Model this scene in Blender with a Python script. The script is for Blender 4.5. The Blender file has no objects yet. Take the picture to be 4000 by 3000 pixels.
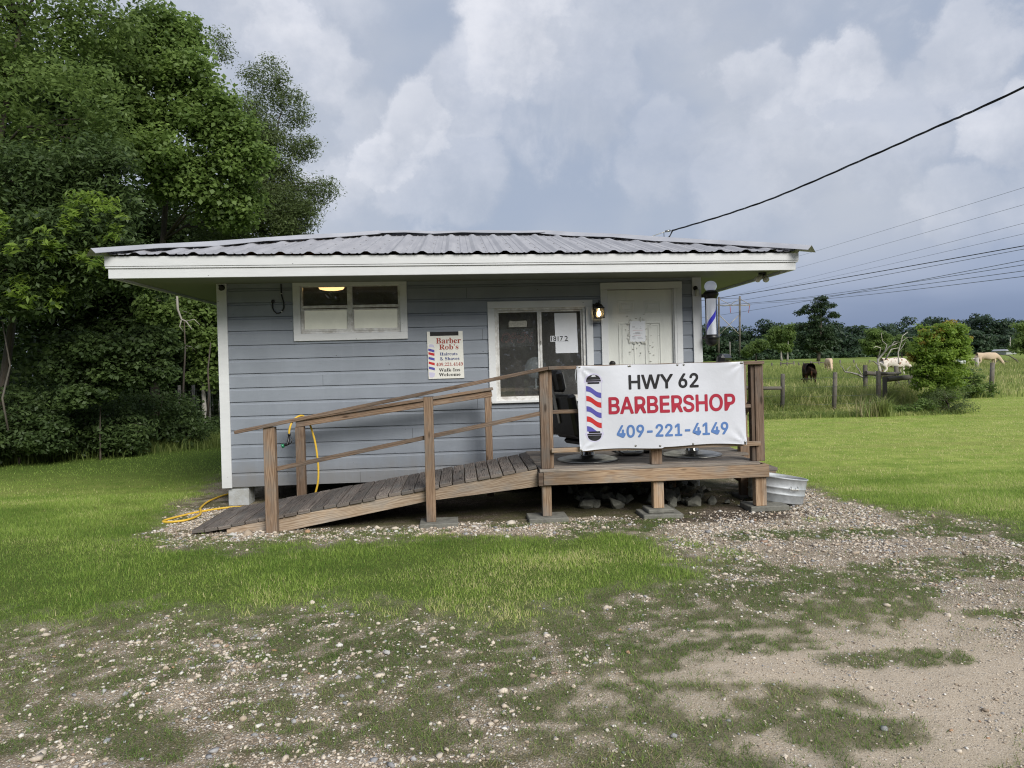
import bpy, bmesh, math, random
import numpy as np
from mathutils import Vector, Matrix
random.seed(7)
R = math.radians
C = bpy.context.scene.collection
SC = bpy.context.scene

# ------------------------------------------------------------------ camera, sky, sun, exposure
HC = 1.66                              # eye height
FPX = 2772.0                           # focal length in photograph pixels (4000 wide)
ROLL, PITCH, CYP = 1.5, -0.4, 1446.0
_p, _r = R(PITCH), R(ROLL)
_fw = np.array([0, math.cos(_p), math.sin(_p)]); _u = np.array([0, -math.sin(_p), math.cos(_p)]); _rt = np.array([1.0, 0, 0])
UPV = _u*math.cos(_r) + _rt*math.sin(_r); RTV = _rt*math.cos(_r) - _u*math.sin(_r)
cam_d = bpy.data.cameras.new('camera'); cam = bpy.data.objects.new('camera', cam_d); C.objects.link(cam)
cam_d.sensor_width = 36.0; cam_d.lens = FPX/4000*36.0
cam_d.shift_y = -(1500-CYP)/4000.0; cam_d.clip_start = .05; cam_d.clip_end = 4000
M = Matrix(((RTV[0], UPV[0], -_fw[0]), (RTV[1], UPV[1], -_fw[1]), (RTV[2], UPV[2], -_fw[2]))).to_4x4()
M.translation = Vector((0, 0, HC)); cam.matrix_world = M
SC.camera = cam
SC.view_settings.view_transform = 'Standard'; SC.view_settings.look = 'None'
SC.view_settings.exposure = 0.70; SC.view_settings.gamma = 1.0
SC.cycles.use_denoising = True; SC.cycles.denoiser = 'OPENIMAGEDENOISE'; SC.cycles.denoising_input_passes = 'RGB_ALBEDO_NORMAL'; SC.cycles.denoising_prefilter = 'NONE'; SC.cycles.filter_width = 1.15; SC.cycles.sample_clamp_indirect = 2.0; SC.cycles.use_adaptive_sampling = False
SC.cycles.max_bounces = 8; SC.cycles.transparent_max_bounces = 12; SC.cycles.caustics_reflective = False; SC.cycles.caustics_refractive = False

SUN_AZ, SUN_EL = R(150), R(37)         # azimuth clockwise from +Y (camera looks +Y): behind and to the right
sd = bpy.data.lights.new('sun', 'SUN'); sd.energy = 2.4; sd.angle = R(32); sd.color = (1, .97, .90)
so = bpy.data.objects.new('sun', sd); C.objects.link(so)
to_sun = Vector((math.sin(SUN_AZ)*math.cos(SUN_EL), math.cos(SUN_AZ)*math.cos(SUN_EL), math.sin(SUN_EL)))
so.rotation_euler = (-to_sun).to_track_quat('-Z', 'Y').to_euler(); so.location = to_sun*60

SC0 = 4000/2212.0
def ray(x, y):                          # photograph pixel (2212-wide scale) -> direction
    x *= SC0; y *= SC0
    return (x-2000)/FPX*RTV + (CYP-y)/FPX*UPV + _fw
def at(x, y, Y):                        # the point Y metres ahead seen at that pixel
    r = ray(x, y); return np.array([0, 0, HC]) + r*(Y/r[1])
def gnd(x, y, z=0.0):
    r = ray(x, y); return np.array([0, 0, HC]) + r*((z-HC)/r[2])

def dirv(x, y):
    r = ray(x, y); return r/np.linalg.norm(r)

# ---- node helper
class NT:
    def __init__(s, tree): s.t = tree; tree.nodes.clear()
    def n(s, typ, ins=None, **kw):
        nd = s.t.nodes.new(typ)
        for k, v in kw.items(): setattr(nd, k, v)
        if ins:
            for k, v in ins.items():
                sk = nd.inputs[k]
                if isinstance(v, bpy.types.NodeSocket): s.t.links.new(v, sk)
                else:
                    if hasattr(sk, 'default_value'):
                        if isinstance(v, (tuple, list)) and len(v) == 3 and len(sk.default_value) == 4: v = (*v, 1)
                        sk.default_value = v
        return nd
    def math(s, op, a, b=0.0, c=None, clamp=False):
        d = {0: a, 1: b}
        if c is not None: d[2] = c
        return s.n('ShaderNodeMath', d, operation=op, use_clamp=clamp).outputs[0]
    def vmath(s, op, a, b=(0, 0, 0), out=0):
        return s.n('ShaderNodeVectorMath', {0: a, 1: b}, operation=op).outputs[out]
    def mix(s, f, a, b, blend='MIX'):
        nd = s.n('ShaderNodeMix', data_type='RGBA', blend_type=blend)
        for k, v in ((0, f), (6, a), (7, b)):
            if isinstance(v, bpy.types.NodeSocket): s.t.links.new(v, nd.inputs[k])
            else: nd.inputs[k].default_value = (*v, 1) if isinstance(v, (tuple, list)) and len(v) == 3 else v
        return nd.outputs[2]
    def smooth(s, x, a, b, lo=0.0, hi=1.0):
        return s.n('ShaderNodeMapRange', {0: x, 1: a, 2: b, 3: lo, 4: hi}, interpolation_type='SMOOTHSTEP').outputs[0]
    def noise(s, vec, scale, detail=4, rough=.55, dist=0.0, out=0):
        return s.n('ShaderNodeTexNoise', {'Vector': vec, 'Scale': scale, 'Detail': detail, 'Roughness': rough, 'Distortion': dist}).outputs[out]
    def ramp(s, f, stops):
        nd = s.n('ShaderNodeValToRGB', {0: f}); e = nd.color_ramp.elements
        while len(e) > 1: e.remove(e[-1])
        e[0].position = stops[0][0]; e[0].color = (*stops[0][1], 1)
        for p, c in stops[1:]:
            q = e.new(p); q.color = (*c, 1)
        return nd.outputs[0]

# ---- sky: Nishita under a broken deck of cumulus, all in world directions
w = bpy.data.worlds.new('World'); SC.world = w; w.use_nodes = True
t = NT(w.node_tree)
tc = t.n('ShaderNodeTexCoord').outputs['Generated']
dirn = t.vmath('NORMALIZE', tc)
sx = t.n('ShaderNodeSeparateXYZ', {0: dirn}); Zd = sx.outputs[2]
sky = t.n('ShaderNodeTexSky', sky_type='NISHITA', sun_disc=False, sun_elevation=SUN_EL, sun_rotation=SUN_AZ, air_density=1.2, dust_density=2.0)
skyc = t.mix(1.0, sky.outputs[0], (.10, .10, .10), 'MULTIPLY')
# veil colours: pale grey lilac overhead, slate blue low in the north-east
nbig = t.noise(dirn, 2.6, 4, .5)
veil = t.mix(t.smooth(nbig, .38, .64), (.355, .414, .530), (.478, .515, .592))
Zj = t.math('ADD', Zd, t.math('MULTIPLY', t.math('SUBTRACT', t.noise(t.vmath('MULTIPLY', dirn, (1, 1, 4)), 5.0, 4, .5), .5), .05))
eastside = t.smooth(sx.outputs[0], .02, .34)
veil = t.mix(t.math('MULTIPLY', t.math('MULTIPLY', t.smooth(Zj, .05, .20, 1.0, 0.0), eastside), .65), veil, (.25, .32, .50))
veil = t.mix(t.math('MULTIPLY', t.math('MULTIPLY', t.smooth(Zj, .035, .105, 1.0, 0.0), eastside), .95), veil, (.190, .250, .390))
# cumulus: ragged fields, placed by direction, bright on their upper edges and grey below
def warp(scale, amt, det=6):
    v = t.vmath('SUBTRACT', t.n('ShaderNodeTexNoise', {'Vector': dirn, 'Scale': scale, 'Detail': det, 'Roughness': .68}).outputs['Color'], (.5, .5, .5))
    return t.vmath('MULTIPLY', v, (amt, amt, amt))
dd = t.vmath('ADD', t.vmath('ADD', dirn, warp(5.0, .16, 3)), warp(15.0, .075, 10))
cl = None; br = None
for (x, y, rad, pwr) in ((905, 255, .075, 1.0), (1130, 60, .105, 1.0), (1010, 190, .08, .75), (835, 345, .055, .9), (745, 400, .06, .7), (900, 420, .06, .55), (1290, 150, .09, .6),
                         (1640, 205, .060, .75), (1800, 165, .065, .85), (1920, 270, .09, .6), (1720, 320, .08, .6), (2090, 90, .07, .75), (2060, 430, .06, .55), (640, 130, .075, .9), (560, 90, .05, .6),
                         (1590, 440, .08, .45), (1420, 340, .07, .4), (2190, 260, .06, .8), (1000, 380, .07, .55), (690, 480, .07, .5), (780, 250, .05, .5), (480, -150, .2, .7), (1500, -200, .2, .6), (-300, 200, .3, .6)):
    d = dirv(x, y)
    rel = t.vmath('SUBTRACT', dd, tuple(float(k) for k in d))
    dist = t.vmath('LENGTH', rel, out=1)
    b = t.math('MULTIPLY', t.smooth(dist, rad*.66, rad*1.04, 1.0, 0.0), pwr)
    up = t.n('ShaderNodeSeparateXYZ', {0: rel}); lit = t.math('ADD', .50, t.math('MULTIPLY', t.math('SUBTRACT', up.outputs[2], t.math('MULTIPLY', up.outputs[0], .5)), .42/rad), clamp=True)
    lb = t.math('MULTIPLY', b, lit)
    cl = b if cl is None else t.math('MAXIMUM', cl, b); br = lb if br is None else t.math('MAXIMUM', br, lb)
gen = t.math('MULTIPLY', t.smooth(t.noise(dirn, 4.2, 8, .62, .4), .50, .66), .55)      # the rest of the dome
cl = t.math('MAXIMUM', cl, gen); br = t.math('MAXIMUM', br, t.math('MULTIPLY', gen, .6))
low = t.math('MAXIMUM', t.smooth(Zj, .09, .17), t.math('SUBTRACT', 1.0, eastside))
cl = t.math('MULTIPLY', cl, low)
shade = t.noise(t.vmath('ADD', dirn, (.0, .0, .35)), 9.0, 8, .62)
lum = t.math('ADD', t.math('MULTIPLY', br, .75), t.math('MULTIPLY', t.smooth(shade, .36, .66), .38), clamp=True)
cloudc = t.mix(lum, (.405, .447, .535), (.845, .850, .900))
cloud = t.mix(t.math('MULTIPLY', cl, .92), veil, cloudc)
wisps = t.smooth(t.noise(t.vmath('MULTIPLY', dirn, (1, 1, 2.2)), 9.0, 7, .62), .42, .72)
cloud = t.mix(t.math('MULTIPLY', t.math('MULTIPLY', wisps, low), .20), cloud, (.335, .395, .53))
final = t.mix(.95, skyc, cloud)
bg = t.n('ShaderNodeBackground', {0: final, 1: .685})
t.n('ShaderNodeOutputWorld', {0: bg.outputs[0]})

# ------------------------------------------------------------------ facade frame: u along the front, v into the plot
YAW = R(4.2); V0 = 7.473
UX = np.array([math.cos(YAW), math.sin(YAW), 0]); VX = np.array([-math.sin(YAW), math.cos(YAW), 0])
def W(u, v, z=0.0): return u*UX + (v+V0)*VX + np.array([0, 0, z])
def toF(P): return np.array([P[0]*UX[0]+P[1]*UX[1], P[0]*VX[0]+P[1]*VX[1]-V0, P[2]])

# ------------------------------------------------------------------ materials
MATS = {}
def mat(name, col, rough=.6, metal=0.0, var=.12, vscale=6.0, spec=.3, bump=0.0, bscale=60.0, col2=None, coords='Object', emit=None, estr=0.0, streak=None, coat=0.0, trans=0.0):
    m = bpy.data.materials.new(name); m.use_nodes = True; t = NT(m.node_tree); MATS[name] = m
    co = t.n('ShaderNodeTexCoord').outputs[coords]
    if streak: co2 = t.vmath('MULTIPLY', co, streak)
    else: co2 = co
    nz = t.noise(co2, vscale, 6, .6)
    dark = tuple(c*(1-var*2) for c in col) if col2 is None else col2
    c = t.mix(t.smooth(nz, .3, .7), dark, col)
    fine = t.noise(co2, vscale*9, 3, .6)
    c = t.mix(t.smooth(fine, .35, .75, 0, var), c, tuple(min(1, k*1.25) for k in col))
    ins = {'Base Color': c, 'Roughness': t.smooth(nz, .2, .8, max(0, rough-.1), min(1, rough+.1)), 'Metallic': metal, 'Specular IOR Level': spec, 'Coat Weight': coat, 'Transmission Weight': trans}
    if bump:
        b = t.n('ShaderNodeBump', {'Height': t.noise(co2, bscale, 4, .6), 'Strength': bump, 'Distance': .01}); ins['Normal'] = b.outputs[0]
    if emit: ins['Emission Color'] = emit; ins['Emission Strength'] = estr
    p = t.n('ShaderNodeBsdfPrincipled', ins)
    t.n('ShaderNodeOutputMaterial', {0: p.outputs[0]})
    return m
def wood(name, light, dark, grey=0.0, contrast=1.0, rough=.8):
    # UV: u runs along the board in metres, v across it
    m = bpy.data.materials.new(name); m.use_nodes = True; t = NT(m.node_tree); MATS[name] = m
    uv = t.n('ShaderNodeTexCoord').outputs['UV']
    a = t.vmath('MULTIPLY', uv, (1.0, 9.0, 1.0))
    warp = t.noise(a, 1.6, 3, .5)
    rings = t.math('SINE', t.math('MULTIPLY', t.math('ADD', t.n('ShaderNodeSeparateXYZ', {0: uv}).outputs[1], t.math('MULTIPLY', warp, .11)), 330.0))
    fib = t.noise(t.vmath('MULTIPLY', uv, (3.0, 160.0, 1.0)), 1.0, 4, .65)
    big = t.noise(t.vmath('MULTIPLY', uv, (2.0, 5.0, 1.0)), 1.3, 4, .6)
    f = t.math('ADD', t.math('MULTIPLY', t.math('ADD', rings, 1.0), .17*contrast), t.math('MULTIPLY', fib, .72))
    c = t.mix(t.smooth(f, .2, .85), dark, light)
    c = t.mix(t.smooth(big, .42, .72, 0, .55+grey*.3), c, tuple(sum(light)/3*.8*k for k in (1.0, .97, .92)))
    vo = t.n('ShaderNodeTexVoronoi', {'Vector': t.vmath('MULTIPLY', uv, (2.3, 7.5, 1.0)), 'Scale': 1.0, 'Randomness': 1.0})
    knot = t.smooth(vo.outputs['Distance'], .06, .15, 1.0, 0.0)
    c = t.mix(t.math('MULTIPLY', knot, .8), c, tuple(k*.35 for k in dark))
    stain = t.smooth(t.noise(t.vmath('MULTIPLY', uv, (1.2, 3.0, 1.0)), 2.2, 5, .65), .55, .75, 0, .5)
    c = t.mix(stain, c, tuple(k*.45 for k in dark))
    pb = t.noise(t.vmath('MULTIPLY', uv, (1.0, .3, 1.0)), .55, 2, .5)
    c = t.mix(1.0, c, t.mix(t.smooth(pb, .3, .7), (.62, .62, .63), (1.32, 1.30, 1.27)), 'MULTIPLY')
    b = t.n('ShaderNodeBump', {'Height': f, 'Strength': .45, 'Distance': .004})
    p = t.n('ShaderNodeBsdfPrincipled', {'Base Color': c, 'Roughness': rough, 'Specular IOR Level': .2, 'Normal': b.outputs[0]})
    t.n('ShaderNodeOutputMaterial', {0: p.outputs[0]})
    return m
def leafmat(name, a, b, translucency=.35, rough=.5, straw=None):
    m = bpy.data.materials.new(name); m.use_nodes = True; t = NT(m.node_tree); MATS[name] = m
    at_ = t.n('ShaderNodeAttribute', attribute_name='tint')
    c = t.mix(at_.outputs['Fac'], a, b) if straw is None else t.ramp(at_.outputs['Fac'], [(0, a), (.80, b), (.92, straw), (1, straw)])
    p = t.n('ShaderNodeBsdfPrincipled', {'Base Color': c, 'Roughness': rough, 'Specular IOR Level': .25})
    tr = t.n('ShaderNodeBsdfTranslucent', {'Color': t.mix(.6, c, tuple(min(1, k*1.8) for k in b))})
    mx = t.n('ShaderNodeMixShader', {0: translucency, 1: p.outputs[0], 2: tr.outputs[0]})
    t.n('ShaderNodeOutputMaterial', {0: mx.outputs[0]})
    return m
def glassmat(name, tint=(.9, .95, .95), rough=.02, dirt=.04):
    m = bpy.data.materials.new(name); m.use_nodes = True; t = NT(m.node_tree); MATS[name] = m
    co = t.n('ShaderNodeTexCoord').outputs['Object']
    fr = t.n('ShaderNodeFresnel', {'IOR': 1.5}).outputs[0]
    g = t.n('ShaderNodeBsdfGlossy', {'Color': (1, 1, 1), 'Roughness': rough})
    tr = t.n('ShaderNodeBsdfTransparent', {'Color': tint})
    mx = t.n('ShaderNodeMixShader', {0: t.math('MINIMUM', t.math('MULTIPLY', fr, 1.6), 1.0), 1: tr.outputs[0], 2: g.outputs[0]})
    df = t.n('ShaderNodeBsdfDiffuse', {'Color': (.6, .6, .58)})
    d = t.smooth(t.noise(co, 9, 6, .7), .40, .75, dirt*.7, dirt*1.25)  # dirt film; in the window panes it also stands in for grey reflections
    mx2 = t.n('ShaderNodeMixShader', {0: d, 1: mx.outputs[0], 2: df.outputs[0]})
    t.n('ShaderNodeOutputMaterial', {0: mx2.outputs[0]})
    return m

def paintmat(name, col, chip, streak=(1, 1, 14), chips=.62, var=.10, mud=None):
    m = bpy.data.materials.new(name); m.use_nodes = True; t = NT(m.node_tree); MATS[name] = m
    co = t.n('ShaderNodeTexCoord').outputs['Object']
    st = t.vmath('MULTIPLY', co, streak)
    n1 = t.noise(co, 1.7, 5, .6); n2 = t.noise(st, 2.4, 6, .65)
    c = t.mix(t.smooth(n1, .3, .7), tuple(k*(1-var) for k in col), tuple(k*(1+var*.6) for k in col))
    c = t.mix(t.smooth(n2, .45, .8, 0, .35), c, tuple(k*.78 for k in col))
    ch = t.smooth(t.noise(t.vmath('MULTIPLY', co, (streak[0]*3, streak[1]*3, streak[2]*2.5)), 3.2, 5, .7), chips+.05, chips+.12)
    c = t.mix(t.math('MULTIPLY', ch, .75), c, chip)
    spots = t.smooth(t.n('ShaderNodeTexVoronoi', {'Vector': t.vmath('MULTIPLY', co, (3.1, 3.1, 6.2)), 'Scale': 1.4}).outputs['Distance'], .028, .045, .8, 0.0)
    c = t.mix(spots, c, (.03, .03, .03))
    if mud:
        zz = t.math('ADD', t.n('ShaderNodeSeparateXYZ', {0: co}).outputs[2], t.math('MULTIPLY', t.math('SUBTRACT', t.noise(t.vmath('MULTIPLY', co, (3, 3, 1)), 2.5, 6, .7), .5), -.5))
        c = t.mix(t.smooth(zz, .22, .62, .50, 0.0), c, mud)
        run = t.noise(t.vmath('MULTIPLY', co, (9, 9, .35)), 1.6, 5, .65)
        c = t.mix(t.smooth(run, .52, .80, 0, .28), c, tuple(k*1.25 for k in col))
    bp = t.n('ShaderNodeBump', {'Height': t.math('ADD', n2, t.noise(st, 18, 3, .6)), 'Strength': .18, 'Distance': .006})
    p = t.n('ShaderNodeBsdfPrincipled', {'Base Color': c, 'Roughness': .55, 'Specular IOR Level': .3, 'Normal': bp.outputs[0]})
    t.n('ShaderNodeOutputMaterial', {0: p.outputs[0]})
    return m
paintmat('siding_paint', (.240, .264, .304), (.13, .13, .13), chips=.58, mud=(.21, .19, .165))
paintmat('white_paint', (.64, .65, .66), (.42, .41, .38), streak=(2, 2, 9), chips=.66, var=.05)
paintmat('door_paint', (.66, .67, .63), (.45, .44, .40), streak=(4, 4, 1.2), chips=.70, var=.04)
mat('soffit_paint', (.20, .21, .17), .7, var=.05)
mat('sash_white', (.72, .72, .71), .45, var=.1, col2=(.45, .43, .40), vscale=11)
mat('roof_metal', (.430, .425, .445), .55, .30, var=.10, vscale=2.2, spec=.4, streak=(5, .6, .6), col2=(.345, .34, .36))
mat('cap_metal', (.50, .50, .53), .50, .35, var=.08, vscale=2.5, spec=.5)
wood('deck_grey', (.215, .185, .165), (.060, .048, .043), .9, 1.5)
wood('rail_brown', (.215, .155, .115), (.100, .066, .046), .3)
wood('post_brown', (.300, .212, .148), (.150, .094, .060), .2)
wood('rim_pine', (.420, .310, .215), (.215, .135, .080), .4)
wood('stringer_pale', (.470, .375, .285), (.250, .175, .115), .5)
wood('porch_boards', (.330, .285, .245), (.120, .098, .082), .8)
wood('fence_wood', (.185, .165, .140), (.070, .060, .050), .9)
wood('bark', (.120, .098, .080), (.035, .028, .022), .8, 1.4)
wood('pale_bark', (.420, .400, .370), (.170, .155, .140), .8, 1.0)
wood('dead_wood', (.520, .490, .440), (.300, .275, .240), .9, .6)
mat('concrete', (.205, .20, .175), .9, var=.2, vscale=14, bump=.5, bscale=90)
mat('painted_block', (.46, .48, .49), .85, var=.12, vscale=9, bump=.5, bscale=80, col2=(.36, .36, .34))
mat('rubble', (.215, .213, .180), .95, var=.2, vscale=10, bump=.7, bscale=40, coords='Object')
mat('galvanised', (.47, .49, .51), .58, .30, var=.16, vscale=16, spec=.5, col2=(.36, .38, .40))
mat('hose_yellow', (.72, .46, .055), .45, var=.08, vscale=5)
mat('black_plastic', (.012, .012, .013), .38, var=.1, spec=.5)
mat('green_plastic', (.02, .22, .10), .35, spec=.5)
mat('black_vinyl', (.010, .010, .011), .34, var=.3, vscale=9, spec=.5, bump=.15, bscale=30)
mat('chrome', (.36, .36, .35), .16, 1.0, var=.15, vscale=7)
mat('dull_steel', (.40, .39, .36), .35, .9, var=.2, vscale=8)
mat('black_iron', (.014, .012, .010), .5, spec=.4)
mat('cable_black', (.012, .012, .014), .5)
mat('wire_grey', (.10, .11, .13), .5, .3)
mat('banner_vinyl', (.615, .63, .685), .42, var=.02, vscale=2, spec=.4, bump=.55, bscale=4.5)
mat('ink_black', (.018, .018, .020), .45, var=.05)
mat('ink_red', (.38, .026, .050), .45, var=.05)
mat('ink_blue', (.105, .205, .46), .45, var=.05)
mat('stripe_blue', (.095, .090, .36), .45, var=.05)
mat('stripe_red', (.52, .035, .035), .45, var=.05)
mat('ink_lilac', (.55, .53, .68), .45, var=.03)
mat('sign_white', (.74, .73, .68), .5, var=.05, vscale=3)
mat('ink_rust', (.36, .075, .055), .5, var=.12, vscale=20)
mat('ink_navy', (.030, .050, .20), .5, var=.12, vscale=20)
mat('scrawl', (.035, .035, .035), .7, var=.3, vscale=40)
mat('paper_white', (.72, .74, .78), .5, var=.04, vscale=6)
mat('ink_grey', (.30, .30, .32), .6)
mat('ink_pink', (.62, .36, .38), .6)
mat('tape', (.60, .60, .55), .25, var=.12, vscale=30, spec=.5)
mat('residue', (.40, .39, .34), .5, var=.2, vscale=40)
mat('frosted_panel', (.74, .75, .66), .4, var=.06, vscale=3, emit=(1, .97, .82), estr=.05)  # opaque pane given a faint glow of its own, no lamp
mat('room_wall', (.48, .39, .31), .8, var=.1, vscale=2)
mat('room_dark', (.05, .045, .040), .8)
mat('counter_wood', (.36, .25, .16), .5, var=.2, vscale=8)
mat('pale_disc', (.50, .56, .60), .3)
mat('open_panel', (.050, .052, .055), .3, var=.1)
mat('led_off', (.55, .22, .20), .4)
mat('lamp_warm', (1, .7, .35), .5, emit=(1.0, .62, .24), estr=1.5)
mat('bulb_lit', (1, .85, .55), .5, emit=(1.0, .80, .46), estr=7.0)
mat('white_globe', (.66, .70, .85), .25, var=.02, spec=.5, emit=(.7, .78, 1), estr=.12)
mat('white_lens', (.70, .70, .66), .3, spec=.5)
mat('beige_plastic', (.50, .50, .44), .5)
mat('under_dark', (.030, .028, .025), .9)
glassmat('window_glass', (.93, .94, .94), .012, .075)  # film raised to paint a soft grey reflection into the panes
glassmat('clear_tube', (.95, .96, .98), .02, .01)
glassmat('lantern_glass', (.95, .90, .80), .08, .08)
leafmat('leaf_dark', (.030, .052, .020), (.100, .150, .046), .32)
leafmat('leaf_mid', (.058, .095, .028), (.200, .280, .078), .40)
leafmat('leaf_bright', (.062, .105, .028), (.215, .305, .082), .40)
leafmat('leaf_willow', (.050, .075, .030), (.150, .195, .070), .36)
leafmat('leaf_pine', (.016, .034, .014), (.048, .078, .030), .15)
leafmat('leaf_far', (.017, .036, .017), (.052, .088, .034), .15)
leafmat('leaf_bush', (.075, .135, .024), (.270, .370, .065), .44)
leafmat('leaf_tips', (.170, .180, .030), (.400, .290, .070), .42)
leafmat('grass_blade', (.072, .140, .022), (.380, .500, .115), .42, .55, (.66, .58, .32))
leafmat('grass_dull', (.055, .105, .022), (.225, .310, .090), .35, .6, (.36, .30, .18))
leafmat('grass_tall', (.065, .110, .026), (.310, .350, .110), .42, .6, (.52, .46, .24))

# ------------------------------------------------------------------ mesh helpers
class MB:
    def __init__(s): s.v = []; s.f = []; s.uv = []; s.sm = []
    def face(s, idx, uv=None, smooth=False):
        s.f.append(tuple(idx)); s.uv.append(uv or [(0, 0)]*len(idx)); s.sm.append(smooth)
    def quad(s, a, b, c, d, uv=None):
        n = len(s.v); s.v += [tuple(a), tuple(b), tuple(c), tuple(d)]; s.face((n, n+1, n+2, n+3), uv)
    def beam(s, p, q, w, h, up=(0, 0, 1), ends=(0, 0)):
        p = Vector(p); q = Vector(q); d = (q-p); L = d.length; d.normalize()
        up = Vector(up); side = d.cross(up)
        if side.length < 1e-6: side = d.cross(Vector((0, 1, 0)))
        side.normalize(); up = side.cross(d).normalized()
        n = len(s.v); o = random.random()*40
        for e, c in ((0, p), (L, q)):
            for a, b in ((-1, -1), (1, -1), (1, 1), (-1, 1)):
                s.v.append(tuple(c+side*(a*w/2)+up*(b*h/2)))
        per = [0, w, w+h, 2*w+h, 2*w+2*h]
        for k in range(4):
            j = (k+1) % 4
            s.face((n+k, n+j, n+4+j, n+4+k), [(o, o+per[k]), (o, o+per[k+1]), (o+L, o+per[k+1]), (o+L, o+per[k])])
        s.face((n+3, n+2, n+1, n), [(o, o), (o+.01, o), (o+.01, o+w), (o, o+w)]); s.face((n+4, n+5, n+6, n+7), [(o, o), (o+.01, o), (o+.01, o+w), (o, o+w)])
    def box(s, u0, u1, v0, v1, z0, z1, axis=None):
        e = (u1-u0, v1-v0, z1-z0)
        if axis is None: axis = e.index(max(e))
        c = ((u0+u1)/2, (v0+v1)/2, (z0+z1)/2)
        if axis == 0: s.beam((u0, c[1], c[2]), (u1, c[1], c[2]), e[1], e[2])
        elif axis == 1: s.beam((c[0], v0, c[2]), (c[0], v1, c[2]), e[0], e[2])
        else: s.beam((c[0], c[1], z0), (c[0], c[1], z1), e[0], e[1], up=(0, 1, 0))
    def tube(s, pts, rads, n=8, caps=True):
        pts = [Vector(p) for p in pts]
        if not hasattr(rads, '__len__'): rads = [rads]*len(pts)
        base = len(s.v); prev = None; o = random.random()*40; L = 0
        Ls = []
        for i, p in enumerate(pts):
            d = (pts[min(i+1, len(pts)-1)]-pts[max(i-1, 0)]).normalized()
            if prev is None:
                a = d.orthogonal().normalized()
            else:
                a = (prev-d*prev.dot(d));
                a = a.normalized() if a.length > 1e-6 else d.orthogonal().normalized()
            prev = a; b = d.cross(a)
            if i: L += (p-pts[i-1]).length
            Ls.append(L)
            for k in range(n):
                th = 2*math.pi*k/n; s.v.append(tuple(p+(a*math.cos(th)+b*math.sin(th))*rads[i]))
        for i in range(len(pts)-1):
            for k in range(n):
                j = (k+1) % n; cir = 2*math.pi*max(rads)/n
                s.face((base+i*n+k, base+i*n+j, base+(i+1)*n+j, base+(i+1)*n+k), [(o+Ls[i], o+k*cir), (o+Ls[i], o+(k+1)*cir), (o+Ls[i+1], o+(k+1)*cir), (o+Ls[i+1], o+k*cir)], True)
        if caps:
            s.face([base+k for k in range(n)][::-1]); s.face([base+(len(pts)-1)*n+k for k in range(n)])
    def lathe(s, prof, c=(0, 0, 0), n=24, smooth=True, sy=1.0):
        base = len(s.v)
        for r, z in prof:
            for k in range(n):
                th = 2*math.pi*k/n; s.v.append((c[0]+r*math.cos(th), c[1]+r*sy*math.sin(th), c[2]+z))
        for i in range(len(prof)-1):
            for k in range(n):
                j = (k+1) % n
                s.face((base+i*n+k, base+i*n+j, base+(i+1)*n+j, base+(i+1)*n+k), None, smooth)
        s.face([base+k for k in range(n)][::-1]); s.face([base+(len(prof)-1)*n+k for k in range(n)])
    def prism(s, poly, v0, v1):                         # poly in (u, z), extruded v0 -> v1
        n = len(poly); b = len(s.v)
        s.v += [(p[0], v0, p[1]) for p in poly]+[(p[0], v1, p[1]) for p in poly]
        s.face(list(range(b, b+n))); s.face(list(range(b+n, b+2*n))[::-1])
        for k in range(n):
            j = (k+1) % n; s.face((b+j, b+k, b+n+k, b+n+j))
    def blob(s, c, r, seed=0, sub=1, rough=.25, sq=(1, 1, 1)):
        bm = bmesh.new(); bmesh.ops.create_icosphere(bm, subdivisions=sub, radius=1.0); rg = random.Random(seed)
        b = len(s.v)
        for v in bm.verts:
            k = 1+rg.uniform(-rough, rough); s.v.append((c[0]+v.co.x*r*k*sq[0], c[1]+v.co.y*r*k*sq[1], c[2]+v.co.z*r*k*sq[2]))
        for f in bm.faces: s.face([b+v.index for v in f.verts])
        bm.free()
    def xf(s, M, i0=0):
        for i in range(i0, len(s.v)): s.v[i] = tuple(M @ Vector(s.v[i]))

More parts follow.
